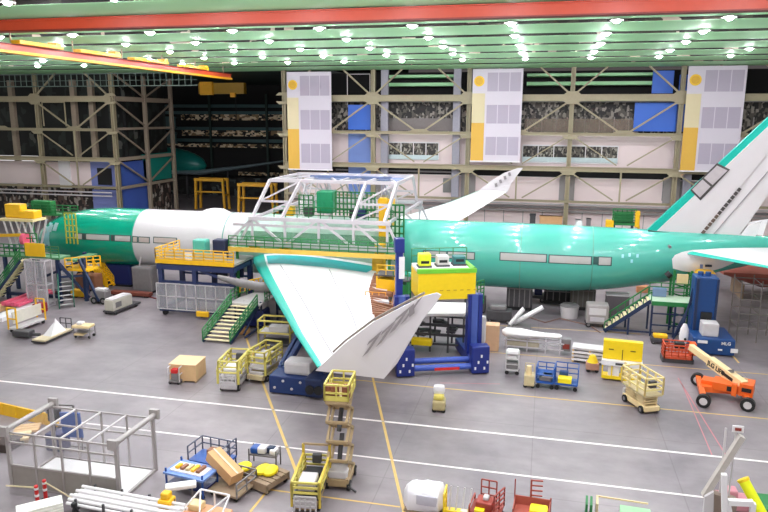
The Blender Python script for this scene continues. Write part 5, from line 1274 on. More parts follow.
# under the nose: dark gear
for x, y, s, h, mm, txt in ((122, 285, 1.6, 2.4, NAVY, 'navy machine in the shade under the forward fuselage'), (146, 292, 1.1, 2.8, MGREY, 'grey upright stand under the white fuselage left of the boarding dock'), (90, 290, 1.2, 1.8, BROWN, 'brown crate in the shade under the teal nose')):
    t = thing('support_machine', txt, 'machine', g(x, y)); MB().rbox(-s, s, -.7, .7, .2, h, .2).build('machine_body', mm, t); MB().box(-s * .9, s * .9, -.6, .6, 0, .2).build('base', BLACK, t); MB().bar((-s * .5, 0, h), (-s * .3, 0, h + .9), .1).build('mast', LGREY, t)
t = thing('yellow_step_stool', 'yellow stepped stand under the forward fuselage', 'stand', g(103, 287)); a_, b_, c_ = MB(), MB(), MB(); stairs(a_, b_, c_, (1.0, 0, .1), (-.6, 0, 2.2), 1.2, 6, (0, 1, 0)); a_.build('treads', YELO, t); b_.build('stringers', YELO, t); c_.build('stair_rails', YELO, t)
t = thing('yellow_tug_box', 'small yellow unit at the foot of the nose dock stairs', 'box', g(80, 297)); MB().rbox(-.8, .8, -.4, .4, .1, .8, .15).build('yellow_body', YELO, t); wheels(t, (-.5, .5), (-.3, .3), .15, .1)
for k, (x, y, L_, h, mm, txt) in enumerate(((132, 296, 2.2, .5, mat('rust_brown_beam', (120, 60, 46), .6), 'long rust brown beam on the floor in shade beneath the forward fuselage'), (66, 296, 1.6, .6, DGREY, 'low dark grey skid on the floor behind the clear booth'), (292, 310, 1.4, 1.5, STEELB, 'dark blue drum unit in the shade beneath the near wing root'), (475, 312, 1.0, 1.6, DGREY, 'dark pump beneath the fuselage behind the right leg of the blue gantry'))):
    t = thing('shop_equipment', txt, 'equipment', g(x, y)); MB().rbox(-L_, L_, -.35, .35, .12, h, .08).build('body', mm, t); MB().box(-L_ * .9, -L_ * .7, -.3, .3, 0, .12).build('foot', BLACK, t); MB().box(L_ * .7, L_ * .9, -.3, .3, 0, .12).build('foot', BLACK, t)
cab = MB(); cab.path([tuple(g(x, y) + Vector((0, 0, .05))) for x, y in ((84, 299), (100, 294), (120, 299), (140, 295), (156, 299))], .06)
single(cab, 'floor_cable', mat('dark_red_cable', (120, 44, 40), .6), 'dark red cable lying on the floor beneath the forward fuselage', 'cable')
# far bay items
def portal(px0, px1, ytop, ybot, Y, label):
    a = at(px0, ytop, Y=Y); b = at(px1, ytop, Y=Y); mm = mat('bay_yellow_steel', (212, 156, 40), .5)
    t = thing('portal_gantry', label, 'gantry', ((a.x + b.x) / 2, Y, 0)); W = (b.x - a.x) / 2
    for x in (-W, W):
        for y in (-1, 1): MB().bar((x, y, 0), (x * .92, y, a.z), .4).build('leg', mm, t)
    MB().bar((-W, -1, a.z), (W, -1, a.z), .55).bar((-W, 1, a.z), (W, 1, a.z), .5).bar((-W, -1, a.z * .6), (W, -1, a.z * .6), .25).build('top_beam', mm, t)
    for x in (-W, W): MB().bar((x, -1, a.z * .5), (x, 1, a.z * .5), .25).build('side_brace', mm, t)
portal(197, 226, 179, 205, 124, 'yellow portal frame in the dark bay just above the white fuselage')
portal(240, 275, 184, 212, 116, 'yellow portal frame at the right of the dark bay by the pale gantry')
t = thing('distant_airliner', 'second teal primed aircraft nose and pale wing far inside the dark bay', 'airplane', at(186, 160, Y=140))
a = at(179, 165, Y=140) - t.location
rg = []
for k in range(10):
    q = k / 9; r = 2.9 * math.sqrt(max(.0001, 1 - (1 - min(1, (1 - q) * 1.15)) ** 2.2)) if q < 1 else .05
    X = -4.5 + q * 9.5; rg.append([(X, r * math.cos(2 * PI * i / 20), -1.2 * q + r * math.sin(2 * PI * i / 20)) for i in range(20)])
MB().loft(rg).build('nose_section', mat('distant_teal', (24, 120, 110), .35), t, True)
MB().loft([[(x, -1 + w * math.cos(2 * PI * i / 12), z + h * math.sin(2 * PI * i / 12)) for i in range(12)] for x, z, w, h in ((-4, -2.6, 2, .5), (4, -2.6, 2, .6), (14, -1.2, 1.4, .35), (24, .3, .8, .2))]).build('wing_panel', mat('distant_grey_wing', (120, 138, 142), .4), t, True)
MB().bar((0, 0, -t.location.z), (0, 0, -2.5), .4).build('support', DGREY, t); MB().bar((10, 0, -t.location.z), (10, 0, -1.8), .3).build('support', DGREY, t)
# yellow/green frame platform behind the spine
a = at(608, 207, Y=88); b = at(640, 207, Y=88)
t = thing('rear_work_platform', 'green and yellow work platform on yellow legs showing above the aft fuselage', 'platform', ((a.x + b.x) / 2, 88, 0)); W = (b.x - a.x) / 2
for x in (-W, -W * .55, W * .6, W): MB().bar((x, 0, 0), (x, 0, 5.2), .3).build('leg', YELO if abs(x) > W * .7 else STEELB, t)
MB().box(-W, W, -.8, .8, 5.2, 5.5).rail([(-W * .7, -.8, 5.5), (W * .75, -.8, 5.5)], 1.7, .5, .1, 4).build('green_frame', GREENR, t)
MB().rbox(-W - .2, -W * .6, -.9, -.2, 4.6, 5.8, .1).rbox(W * .7, W, -.9, -.2, 5.0, 7.0, .1).build('yellow_box', YELO, t)
MB().box(-W * .6, W * .6, -.7, .7, 5.6, 6.7).build('green_casing', GREENR, t)
# ================================================================ LEFT SIDE FLOOR
lo_, rz_, ln_ = along(106, 316, 134, 305)
t = thing('silver_ground_unit', 'silver boxy ground unit on black skid on the floor left of the boarding dock', 'machine', lo_, rz_)
MB().rbox(-1.55, 1.2, -.5, .5, .35, 1.35, .08).build('silver_housing', mat('silver_beige_housing', (196, 190, 176), .35, .2), t)
MB().rbox(-1.45, 1.1, -.45, .45, 1.35, 1.45, .03).build('top_cover', LGREY, t)
MB().box(-1.6, 2.2, -.65, .65, .18, .35).build('black_skid', DGREY, t)
MB().box(-1.2, -.4, -.53, -.5, .6, 1.1).build('dark_grille', MGREY, t); wheels(t, (-1.3, 1.6), (-.55, .55), .18, .12)
t = thing('small_grey_cart', 'small grey two-wheeled cart touching the back of the silver ground unit', 'cart', g(103, 303)); MB().rbox(-.9, .6, -.5, .5, .4, 1.3, .1).build('grey_body', MGREY, t); MB().rbox(-.7, .5, -.4, .4, 1.3, 1.5, .05).build('pale_lid', LGREY, t); wheels(t, (-.6, .4), (-.5, .5), .35, .12)
lo_, rz_, ln_ = along(38, 344, 68, 331)
t = thing('flatbed_trolley', 'tan flatbed trolley with folded white cover, left of the small white-topped cart', 'cart', lo_, rz_)
MB().box(-1.7, 1.6, -.6, .6, .2, .32).build('tan_deck', mat('sand_deck', (206, 190, 156), .6), t); MB().box(-1.75, 1.65, -.65, .65, .1, .2).build('dark_frame', DGREY, t)
MB().add([(-.7, -.4, .32), (1.1, -.4, .32), (1.1, .4, .32), (-.7, .4, .32), (.1, -.2, 1.4), (.5, .1, 1.5)], [(0, 1, 2, 3), (0, 1, 5, 4), (1, 2, 5), (2, 3, 4, 5), (3, 0, 4)]).build('white_cover', WHITE, t)
MB().rail([(1.6, -.55, .3), (1.6, .55, .3)], .9, .5, .06, 1).build('push_handle', DGREY, t); wheels(t, (-1.4, 1.3), (-.5, .5), .13, .09)
t = thing('white_topped_cart', 'small round white-topped cart right of the tan flatbed trolley', 'cart', g(85, 337), .1)
MB().rbox(-.85, .7, -.5, .5, .85, 1.1, .1).build('cream_top', CREAM, t); MB().box(-.7, .1, -.45, .45, .25, .4).build('lower_tray', CREAM, t)
f = MB()
for x in (-.7, .7):
    for y in (-.4, .4): f.bar((x, y, .1), (x, y, .9), .06)
f.box(-.7, .7, -.4, .4, .5, .54); f.build('under_frame', MGREY, t); MB().rbox(-.5, 0, -.3, .2, 1.1, 1.35, .08).build('white_box', WHITE, t); wheels(t, (-.6, .6), (-.35, .35), .12, .08)
t = thing('yellow_frame_cart', 'white panel cart with yellow end frames at the left edge', 'cart', *along(12, 334, 44, 322)[:2])
for x in (-1.6, 1.6):
    MB().rail([(x, -.4, .3), (x, .5, .3)], 1.9, .9, .1, 1).build('yellow_end_frame', YELO, t)
MB().box(-1.6, 1.6, -.05, .05, .8, 1.8).build('clear_panel', mat('cream_clear_panel', (226, 220, 206), .4, alpha=.8), t)
MB().box(-1.6, 1.6, -.4, .5, .3, .45).build('base_deck', LGREY, t); wheels(t, (-1.4, 1.4), (-.3, .4), .15, .1)
single(MB().rbox(-.8, .8, -.4, .4, .1, .6, .1).tube((.9, 0, .3), (1.5, .1, .3), .12), 'pump_unit', DGREY, 'dark pump unit on the floor under the yellow framed cart', 'pump', g(24, 337))
# crate
t = thing('plywood_crate', 'closed plywood crate standing alone on the open floor', 'crate', mid(172, 381, 199, 374), .1)
MB().box(-.75, 1.15, -.9, .9, .12, 1.25).build('crate_box', WOOD, t)
for x in (-.7, .2, 1.1): MB().box(x - .06, x + .06, -.92, .92, 0, .12).build('skid', PALLET, t)
MB().box(-.78, 1.18, -.93, .93, 1.25, 1.3).build('lid', mat('light_plywood', (222, 188, 146), .65), t)
t = thing('red_grey_handcart', 'small grey hand cart with red case in front of the plywood crate', 'cart', g(176, 383), .1)
MB().box(-.4, .4, -.3, .3, .15, .25).build('deck', MGREY, t); MB().rail([(-.4, -.3, .2), (-.4, .3, .2)], 1.0, .6, .05).rail([(.4, -.3, .2), (.4, .3, .2)], 1.0, .6, .05).build('frame', LGREY, t); MB().rbox(-.25, .25, -.2, .2, .25, .75, .05).build('grey_box', MGREY, t); MB().rbox(-.25, .2, -.2, .2, .75, 1.05, .05).build('red_case', REDP, t); wheels(t, (-.3, .3), (-.25, .25), .1, .06)

# ---- clear booth at lower left
t = thing('clear_wall_enclosure', 'open-topped clear plastic enclosure in aluminium frame at the lower left', 'enclosure', (-21.75, 27.4, 0))
X0, X1, Y0, Y1, HB = -24.95, -18.95, 26.0, 29.1, 2.9
f = MB()
for i in range(5):
    x = X0 + (X1 - X0) * i / 4
    f.bar((x, Y0, 0), (x, Y0, HB), .09 if 0 < i < 4 else .16)
    f.bar((x, Y1, 0), (x, Y1, HB), .08 if 0 < i < 4 else .16)
for z in (.05, 1.2, 2.4, HB): f.bar((X0, Y0, z), (X1, Y0, z), .08)
for z in (.05, 1.9, HB): f.bar((X0, Y1, z), (X1, Y1, z), .08)
pw(f, 'aluminium_frame', ALU, t)
for i in (1, 2, 3): x = X0 + (X1 - X0) * i / 4; pw(MB().bar((x, Y0, HB), (x, Y1, HB), .08), 'roof_bar', LGREY, t)
for x in (X0, X1):
    pw(MB().tube((x, Y0 - .25, HB + .15), (x, Y1 + .25, HB + .1), .14, 12).box(x - .25, x + .25, Y0 - .3, Y0 - .12, HB - .1, HB + .4).box(x - .25, x + .25, Y1 + .12, Y1 + .3, HB - .1, HB + .4), 'curtain_roller', ALU, t, True)
    pw(MB().bar((x, Y0, .06), (x, Y1, .06), .14), 'sill_rail', ALU, t)
pw(MB().box(X0, X1, Y0 - .01, Y0 + .01, 1.2, HB), 'front_clear_sheet', CLEAR, t)
pw(MB().box(X0, X1, Y0 - .02, Y0 + .02, 0, 1.2), 'smoky_lower_sheet', mat('smoky_beige_sheet', (150, 142, 134), .4, alpha=.85), t)
pw(MB().box(X0, X1, Y1 - .01, Y1 + .01, 0, HB), 'rear_clear_sheet', CLEAR, t)
for x in (X0, X1): pw(MB().box(x - .01, x + .01, Y0, Y1, .1, HB), 'side_clear_sheet', CLEAR, t)
pw(MB().box(X0 + .1, X1 - .1, Y0 + .1, Y1 - .1, .01, .06), 'white_floor_mat', WHITE, t)
t = thing('blue_leaning_board', 'vivid blue board leaning at the back of the clear enclosure', 'board', (-23.0, 30.2, 0)); p = at(62, 437, Y=29.6)
bb = at(76, 425, Y=30.0)
MB().cbox((0, 0, 1.5), (1.15, .1, 1.5), .1, 0, .1).build('blue_board', CARTB, t); MB().bar((-.5, .1, 0), (-.5, .1, 1.5), .06).bar((.5, .1, 0), (.5, .1, 1.5), .06).bar((-.5, .4, 0), (.5, .4, 0.05), .06).build('stand', MGREY, t)
t.location = (at(73, 440, Y=30).x, 30, 0)
t = thing('navy_bin', 'dark navy bin beside the blue board behind the clear enclosure', 'bin', (at(58, 440, Y=30).x, 30.0, 0)); MB().rbox(-.5, .5, -.4, .4, 0, 1.0, .08).build('bin_body', NAVY, t); MB().rbox(-.45, .15, -.1, .3, 1.6, 2.3, .05).bar((-.2, .1, .9), (-.2, .1, 1.7), .08).build('dark_screen', BLACK, t)
# yellow barrier and pallets behind, left edge
A, B = g(-10, 412), g(58, 428)
t = thing('yellow_barrier', 'long golden yellow barrier board behind the clear enclosure at the left edge', 'barrier', A)
d = (B - A).normalized(); n = Vector((-d.y, d.x, 0))
for k in range(5):
    a, b = A + (B - A) * (k / 5 + .004), A + (B - A) * ((k + 1) / 5 - .004)
    pw(MB().prism([a, b, b + n * .12, a + n * .12], (0, 0, .75)), 'yellow_board', YELO, t)
for k in range(3): a = A + (B - A) * k / 2; pw(MB().prism([a - n * .3, a + d * .1 - n * .3, a + d * .1 + n * .4, a + n * .4], (0, 0, .1)), 'foot', DGREY, t)
m_ = MB().rail([tuple(g(48, 425) + Vector((0, 0, 0))), tuple(g(75, 426))], 1.3, 1.2, .08, 0); single(m_, 'grey_tube_hoop', MGREY, 'grey tube hoop frame standing behind the clear enclosure', 'frame')
for k, (x, y, L, mm, txt) in enumerate(((12, 443, 1.9, CREAM, 'cream plank pallet at the left edge before the yellow barrier'), (28, 434, 1.3, WOOD, 'small wooden plank pallet lying behind the left end of the clear enclosure'))):
    t = thing('plank_pallet', txt, 'pallet', g(x, y), .5)
    for i in range(3): MB().box(-L / 2, L / 2, -.5 + i * .35, -.2 + i * .35, .3, .42).build('plank', mm, t)
    for xx in (-L / 2 + .1, L / 2 - .2): MB().box(xx, xx + .1, -.5, .5, 0, .3).build('runner', PALLET, t)
single(MB().rbox(-1.2, .9, -.6, .6, 0, .5, .05), 'dark_low_dolly', mat('dark_brown_dolly', (60, 46, 42), .6), 'dark low dolly cut by the left edge below the cream pallet', 'dolly', g(2, 447))

# ---- blue carts cluster
DB = mat('slate_frame_paint', (84, 88, 108), .5)
t = thing('railed_blue_cart', 'large blue deck cart with dark tube rails, furthest of the blue carts by the enclosure', 'cart', mid(194, 470, 232, 470), -.12); t.scale = (.8, .8, .74)
MB().box(-1.35, 1.25, -.7, .9, .75, .9).build('blue_deck', CARTB, t); MB().box(-1.3, 1.2, -.65, .85, .25, .35).build('lower_deck', CARTB, t)
MB().rail([(-1.35, .9, .9), (1.25, .9, .9)], 1.0, .65, .07, 1).rail([(1.25, .9, .9), (1.25, -.7, .9)], 1.3, .8, .07, 2).rail([(-1.35, -.7, .9), (-1.35, .9, .9)], 1.0, .8, .07, 1).build('tube_rails', DB, t)
f = MB()
for x in (-1.3, 1.2):
    for y in (-.65, .85): f.bar((x, y, .2), (x, y, .8), .08)
f.build('legs', DB, t); wheels(t, (-1.1, 1.0), (-.55, .7), .16, .1, name='caster'); MB().rbox(-.6, .1, .2, .8, .9, 1.3, .08).build('brown_bundle', BROWN, t)
t = thing('flat_blue_cart', 'blue and white flat cart with parts laid on top, nearest the clear enclosure', 'cart', mid(172, 488, 212, 492), -.14)
MB().box(-1.1, 1.2, -.7, .7, 1.0, 1.1).build('blue_top', mat('pale_blue_top', (110, 140, 200), .5), t); MB().box(-1.0, 1.1, -.6, .6, .4, .5).build('navy_shelf', NAVY, t)
MB().box(-.9, .95, -.45, .4, 1.1, 1.16).build('white_tray', WHITE, t); 
for k in range(5): MB().rbox(-.7 + k * .3, -.5 + k * .3, -.3, .1 + .06 * k, 1.16, 1.3, .03).build('yellow_brown_part', (YELO, BROWN, TAN)[k % 3], t)
f = MB()
for x in (-1.0, 1.1):
    for y in (-.6, .6): f.bar((x, y, .1), (x, y, 1.3), .07)
f.build('blue_legs', CARTB, t); wheels(t, (-.9, 1.0), (-.55, .55), .14, .09, name='caster')
t = thing('tilted_carton_cart', 'low cart carrying a long tilted brown carton beside the blue carts', 'cart', g(232, 492), -.2)
MB().box(-.9, .9, -.8, .8, .25, .35).build('deck', PALLET, t); MB().rail([(-.9, .8, .3), (.9, .8, .3)], .7, .9, .06).rail([(.9, -.8, .3), (.9, .8, .3)], .7, .8, .06).build('frame', MGREY, t); wheels(t, (-.7, .7), (-.6, .6), .13, .08, name='caster')
t = thing('long_carton', 'long brown cardboard carton tilted up on the low cart', 'box', g(229, 490), 0)
A0 = at(237, 484, Y=t.location.y - .3) - t.location; A1 = at(213, 458, Y=t.location.y + .5) - t.location
MB().bar(A0 + Vector((0, 0, .3)), A1 + Vector((0, 0, .25)), .75, .55).build('carton_body', CARD, t)
MB().bar(A0 + Vector((0, 0, .34)), A1 + Vector((0, 0, .29)), .1, .57).build('packing_tape', mat('pale_packing_tape', (222, 200, 170), .4), t)
for k, (x, y, L, W, txt) in enumerate(((243, 481, .55, .6, 'small pallet with yellow bag between the tilted carton and the larger pallet'), (266, 484, .95, .95, 'wide wooden pallet cart with two yellow bags'))):
    t = thing('pallet_cart', txt, 'cart', g(x, y), -.35 if k else .1); t.scale = (.88, .88, .88)
    for i in range(5): MB().box(-L, L, -W + i * W * .42, -W + i * W * .42 + W * .34, .55, .65).build('plank', PALLET, t)
    MB().box(-L, L, -W, -W + .12, .15, .55).box(-L, L, W - .12, W, .15, .55).box(-L, -L + .1, -W, W, .3, .55).box(L - .1, L, -W, W, .3, .55).build('side_frame', PALLET, t)
    wheels(t, (-L * .8, L * .8), (-W * .8, W * .8), .15, .1, name='caster')
    for j in range(1 + k):
        dx = -.2 + j * .45 if k else 0
        o = MB().loft([[((w * .36) * math.cos(2 * PI * i / 12), w * .5 * math.sin(2 * PI * i / 12), z) for i in range(12)] for z, w in ((0, .8), (.06, 1), (.18, 1.0), (.26, .8), (.3, .2))]).build('yellow_bag', BAGY, None, True, loc=Vector(t.location) + Vector((dx * .88, .1, .59)), rz=-.3 + j * .2)
        tag(o, ('left bag of the pair of yellow bags on the wide pallet cart', 'right bag of the pair of yellow bags on the wide pallet cart')[j] if k else 'yellow bag on the small pallet beside the tilted carton', 'bag')
t = thing('blue_white_stool_cart', 'small cart with blue and white bundles just behind the two yellow bags', 'cart', g(266, 467), 0)
f = MB()
for x in (-.8, .7):
    for y in (-.3, .3): f.bar((x, y, .1), (x, y, 1.1), .06)
f.box(-.8, .7, -.35, .35, .75, .82); f.build('grey_frame', MGREY, t); MB().rbox(-.75, -.1, -.3, .3, .82, 1.15, .1).build('blue_bundle', CARTB, t); MB().rbox(-.35, .1, -.32, .2, .85, 1.2, .1).rbox(.3, .65, -.25, .25, .82, 1.1, .08).build('white_bundle', WHITE, t); MB().rbox(.1, .5, -.1, .3, .82, 1.15, .08).build('teal_bundle', STEELB, t)
# white poles rack
A, B = g(76, 512), g(168, 530)
t = thing('wrapped_tube_rack', 'bundle of long white wrapped tubes on a low rack in front of the clear enclosure', 'rack', (A + B) / 2)
d = (B - A).normalized(); n = Vector((-d.y, d.x, 0))
for k in range(10):
    o_ = n * (-.5 + .13 * k) + Vector((0, 0, .75 + .13 * (k % 3)))
    pw(MB().tube(A + o_, B + d * .6 + o_, .075, 8), 'white_tube', WHITE, t, True)
for q in (.12, .42, .72, .98):
    c_ = A + (B - A) * q; pw(MB().bar(c_ - n * .6 + Vector((0, 0, .62)), c_ + n * .7 + Vector((0, 0, .62)), .12).bar(c_ - n * .6, c_ - n * .6 + Vector((0, 0, 1.1)), .09).bar(c_ + n * .7, c_ + n * .7 + Vector((0, 0, 1.1)), .09), 'black_support', DGREY, t)
p = g(168, 522)
t = thing('yellow_bracket_unit', 'small yellow bracket unit at the right end of the white tube rack', 'bracket', p); MB().rbox(-.3, .3, -.3, .3, .2, 1.2, .08).rbox(-.2, .2, -.2, .2, 1.2, 1.5, .08).build('yellow_body', YELO, t); MB().box(-.35, .35, -.35, .35, 0, .2).build('base', DGREY, t)
t = thing('tan_mesh_trolley', 'low trolley with white triangular frame and tan load at the bottom edge', 'cart', g(205, 521), -.1); t.scale = (.8, .8, .72)
MB().box(-1.3, 1.4, -.9, .7, .5, .65).build('tan_deck', mat('peach_deck', (214, 160, 120), .6), t)
f = MB(); 
for a, b in (((-1.2, -.8, .65), (-.6, .6, 1.7)), ((-.6, .6, 1.7), (1.3, .6, 1.7)), ((1.3, .6, 1.7), (1.4, -.8, .65)), ((-.6, .6, 1.7), (.2, -.8, .7)), ((.2, -.8, .7), (1.3, .6, 1.7)), ((.3, .6, .6), (.3, .6, 1.7)), ((-1.2, -.8, .1), (-1.2, -.8, .65)), ((1.4, -.8, .1), (1.4, -.8, .65))): f.bar(a, b, .08)
f.build('white_triangle_frame', WHITE, t); MB().rbox(-1.0, -.2, -.2, .5, .65, 1.1, .1).build('cream_bundle', CREAM, t); wheels(t, (-1.1, 1.2), (-.7, .6), .15, .09, name='caster')
t = thing('white_wrapped_panel', 'white wrapped panel lying on the flat cart below the blue cart', 'panel', g(182, 505), .5); MB().rbox(-.7, .7, -.25, .25, .9, 1.1, .06).build('white_wrap', WHITE, t); MB().bar((-.5, 0, 0), (-.5, 0, .9), .08).bar((.5, 0, 0), (.5, 0, .9), .08).build('prop', MGREY, t)
# white slab stack bottom left
t = thing('cream_panel_stack', 'stack of cream panels at the bottom left corner in front of the enclosure', 'stack', g(43, 521), .75); t.scale = (.72, .72, .9)
for k in range(5): MB().box(-1.4, 1.2, -.6 + .04 * k, .6, .25 + k * .14, .36 + k * .14).build('cream_panel', mat('cream_panel_paint', (240, 238, 226), .5), t)
MB().box(-1.3, -1.1, -.5, .5, 0, .25).box(.9, 1.1, -.5, .5, 0, .25).build('runner', PALLET, t)
t = thing('black_tripod', 'small black tripod foot standing right of the cream panel stack', 'tripod', g(76, 524)); 
for k in range(3): MB().bar((0, 0, .9), (.4 * math.cos(k * 2.1 + .5), .4 * math.sin(k * 2.1 + .5), 0), .08).build('leg', BLACK, t)
MB().rbox(-.1, .1, -.1, .1, .85, 1.05, .02).build('head', BLACK, t)
# red stanchions with tape
for k, (x, y, txt) in enumerate(((38, 506, 'red and white barrier post, left of the two in front of the clear enclosure'), (46, 500, 'red barrier post, right of the two in front of the clear enclosure'))):
    t = thing('barrier_post', txt, 'post', g(x, y) + Vector((0, 0, 0)))
    MB().tube((0, 0, .05), (0, 0, 1.05), .09, 10).build('red_post', REDP, t, True); MB().tube((0, 0, .5), (0, 0, .62), .1, 10).tube((0, 0, .85), (0, 0, .95), .1, 10).build('white_band', WHITE, t, True); MB().tube((0, 0, 0), (0, 0, .06), .22, 12).build('base', BLACK, t, True)
m_ = MB().bar(g(38, 506) + Vector((0, 0, .95)), g(8, 503) + Vector((0, 0, .9)), .02, .07).bar(g(46, 500) + Vector((0, 0, .95)), g(78, 515) + Vector((0, 0, .7)), .02, .07)
single(m_, 'barrier_tape', mat('cream_tape', (226, 210, 170), .5), 'thin cream barrier tape running through the two red posts', 'tape')
# ---- bottom centre
t = thing('wrapped_white_bundle', 'bulky white plastic-wrapped bundle at the bottom edge, left of the yellow rack', 'bundle', g(425, 508), -.05)
rg = []
rnd = random.Random(21)
for k in range(9):
    x = -.95 + k * .24; q = 1 if 0 < k < 8 else .6
    rg.append([(x, (.62 + rnd.uniform(-.06, .06)) * q * math.copysign(abs(math.cos(a)) ** .6, math.cos(a)), .62 + (.6 + rnd.uniform(-.12, .1)) * q * math.copysign(abs(math.sin(a)) ** .6, math.sin(a))) for a in [2 * PI * i / 16 for i in range(16)]])
MB().loft(rg).build('white_plastic', mat('white_plastic_wrap', (230, 226, 230), .3, var=.04, bump=.6), t, True); MB().box(-.9, .9, -.55, .55, 0, .1).build('pallet', PALLET, t); MB().rbox(-.3, .7, -.66, -.5, .5, 1.0, .08).build('grey_strap_patch', mat('grey_plastic_patch', (190, 186, 196), .3), t, True)
t = thing('tube_rack', 'yellow rack of upright white tubes between the white bundle and the red carts', 'rack', g(457, 518), 0); t.scale = (.82, .82, .82)
MB().rail([(-.7, -.5, 0), (-.7, .6, 0)], 1.6, .55, .08, 2).build('yellow_end', YEL, t)
MB().box(-.7, .75, -.5, .6, .1, .25).box(-.7, .75, -.5, -.42, .4, .7).build('yellow_base', YEL, t)
for k in range(4): MB().tube((-.45 + k * .36, -.1, .25), (-.4 + k * .38, .3, 1.75), .05, 8).build('white_tube', LGREY, t, True)
MB().rbox(.2, .6, -.5, -.1, .25, .7, .08).build('pale_roll', LGREY, t, True)
RC = mat('red_cart_paint', (150, 58, 46), .5, var=.15)
t = thing('red_frame_cart', 'dark red frame cart with tall tube hoops, left of the two red carts', 'cart', g(487, 518), -.12); t.scale = (.84, .84, .78)
MB().box(-.85, .8, -.7, .7, .55, .68).build('red_deck', RC, t); MB().rbox(-.6, .3, -.4, .5, .68, 1.15, .08).build('red_box', RC, t)
MB().rail([(-.5, .7, .6), (.35, .7, .6)], 1.4, .42, .07, 2).rail([(.45, -.5, .6), (.8, .6, .6)], 1.2, .5, .07, 3).rail([(-.85, -.7, .1), (-.85, .7, .1)], .9, 1.4, .08, 1).build('tube_hoops', RC, t)
MB().rbox(-.25, .05, -.1, .3, 1.15, 1.35, .05).build('white_item', LGREY, t); MB().rbox(-.6, -.05, -.7, -.3, .68, .85, .06).build('yellow_bag', BAGY, t, True); wheels(t, (-.7, .65), (-.55, .55), .16, .1, name='caster')
t = thing('red_ladder_cart', 'dark red box cart with tall ladder post and yellow bag, rightmost of the red carts', 'cart', g(531, 520), -.05); t.scale = (.86, .86, .78)
MB().box(-.95, .95, -.7, .6, .45, .55).box(-.95, .95, .55, .6, .5, 1.1).box(-.95, -.9, -.7, .6, .5, 1.0).box(.9, .95, -.7, .6, .5, 1.0).build('red_tray', mat('rose_red_tray', (172, 88, 74), .5), t)
f = MB().bar((-.95, .6, 0), (-.95, .6, 2.1), .06).bar((.95, .6, 0), (.95, .6, 1.2), .07).bar((-.1, .6, .5), (-.1, .6, 2.2), .09)
for k in range(4): f.bar((-.1, .6, 1.2 + k * .32), (.5, .6, 1.25 + k * .32), .07)
f.build('ladder_post', RC, t); MB().rbox(-.1, .85, -.5, .3, .55, .95, .15).build('yellow_bag', BAGY, t, True); wheels(t, (-.8, .8), (-.5, .5), .16, .1, name='caster')
# ---- bottom right corner
t = thing('leaning_beam', 'long grey beam leaning up from a white frame at the bottom right', 'beam', g(700, 540), 0)
o_ = Vector(t.location)
p1 = at(742, 436, Y=28.5); p0 = at(704, 496, Y=28.5)
pw(MB().bar((p0.x, 28.5, p0.z), (p1.x, 28.5, p1.z), .3, .22), 'grey_beam', mat('warm_grey_beam', (180, 172, 164), .5), t)
pw(MB().bar((at(725, 452, Y=28.7).x, 28.7, 0), at(726, 428, Y=28.7), .07), 'thin_pole', LGREY, t)
q0 = at(724, 474, Y=27.8); q1 = at(731, 512, Y=27.8)
pw(MB().bar((q0.x, 27.8, q0.z), (q1.x, 27.8, 0), .2), 'white_post', WHITE, t)
f = MB(); a = at(728, 502, Y=27.8); b = at(753, 503, Y=27.8)
f.bar(a, b, .22); f.bar(b, (b.x + .1, 27.8, 0), .2); f.bar(a, (b.x - .1, 27.8, 0), .15)
pw(f, 'white_frame', WHITE, t)
f = MB(); a = at(705, 497, Y=28.2); c_ = at(714, 492, Y=28.2); 
pw(MB().prism([(a.x, 28.2, a.z), (c_.x, 28.2, c_.z), (c_.x + .2, 28.2, 0), (a.x, 28.2, 0)], (0, .15, 0)), 'grey_plate', LGREY, t)
pw(MB().prism([(c_.x + .05, 28.4, c_.z - .2), (c_.x + 1.0, 28.4, c_.z - .4), (c_.x + .8, 28.4, 0), (c_.x + .1, 28.4, 0)], (0, .4, 0)), 'brown_box', mat('brown_grey_box', (140, 122, 110), .6), t)
s = at(738, 429, Y=28.6)
t = thing('small_sign', 'small white edged sign with dark red mark at the top of the leaning beam', 'sign', (s.x, 28.6, 0))
pw(MB().cbox((s.x, 28.6, s.z), (.42, .05, .28)), 'sign_board', WHITE, t)
pw(MB().cbox((s.x, 28.56, s.z), (.24, .04, .12)), 'dark_red_mark', MAROON, t)
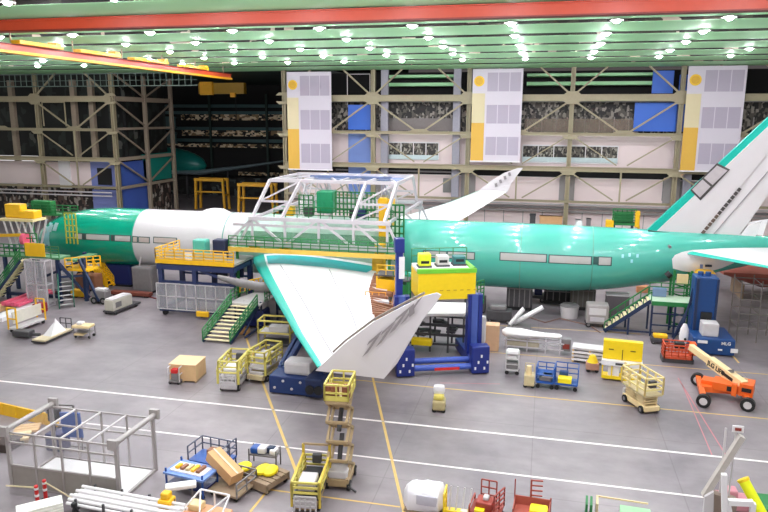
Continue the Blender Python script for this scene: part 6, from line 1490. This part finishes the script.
pw(MB().bar((s.x - .05, 28.65, 0), (s.x - .05, 28.65, s.z), .06), 'sign_pole', LGREY, t)
t = thing('yellow_tube_unit', 'bright yellow thick tube leaning by the white frame at the bottom right corner', 'tube', g(757, 520), 0)
a = at(744, 481, Y=28.8); b = at(762, 514, Y=28.3)
pw(MB().tube(a, (b.x, 28.3, max(b.z, .3)), .22, 14), 'yellow_tube', mat('fluorescent_yellow', (232, 236, 20), .45), t, True)
pw(MB().tube(a, a + (a - b).normalized() * .1, .25, 14), 'yellow_collar', YEL, t, True)
pw(MB().rbox(a.x - .75, a.x - .15, 28.6, 29.1, .9, 1.6, .1).rbox(a.x - .7, a.x + .4, 28.6, 29.2, 0, 1.0, .1), 'lime_cap', mat('dull_yellow', (196, 190, 30), .5), t)
single(MB().rbox(-.8, 1.0, -.5, .5, 0, .5, .1).rbox(-.6, .1, -.3, .3, .5, .9, .08), 'pink_bundle', mat('pink_grey_bundle', (196, 130, 140), .6), 'pink bundle on the floor behind the white frame at bottom right', 'bundle', g(733, 506))
single(MB().box(-1.2, 1.2, -.9, .6, 0, .45), 'green_mat_box', GREENR, 'green low box cut by the right edge beside the yellow tube', 'box', g(774, 510))
t = thing('green_low_rack', 'low rack with green ends at the bottom edge right of the red carts', 'rack', g(612, 522), -.06)
MB().box(-1.2, -1.1, -.4, .4, 0, .9).box(-1.0, -.9, -.4, .4, 0, .9).build('green_end', GREENR, t); MB().box(-.75, -.65, -.4, .4, 0, 1.0).build('tan_post', TAN, t)
MB().bar((-.7, .4, .95), (1.5, .4, .95), .06).bar((-.7, -.4, .2), (1.5, -.4, .2), .08).build('cream_bar', CREAM, t); MB().box(.3, 1.6, -.3, .3, .3, .75).build('pale_green_tray', mat('pale_green_tray', (150, 196, 150), .5), t)

# ================================================================ DAYLIGHT-FREE HALL: ambient from the rest of the building
w = bpy.data.worlds.new('hall'); SC.world = w; w.use_nodes = True
bg = w.node_tree.nodes['Background']; bg.inputs[0].default_value = (1.0, .965, .97, 1); bg.inputs[1].default_value = AMB
SC.view_settings.exposure = EXPO
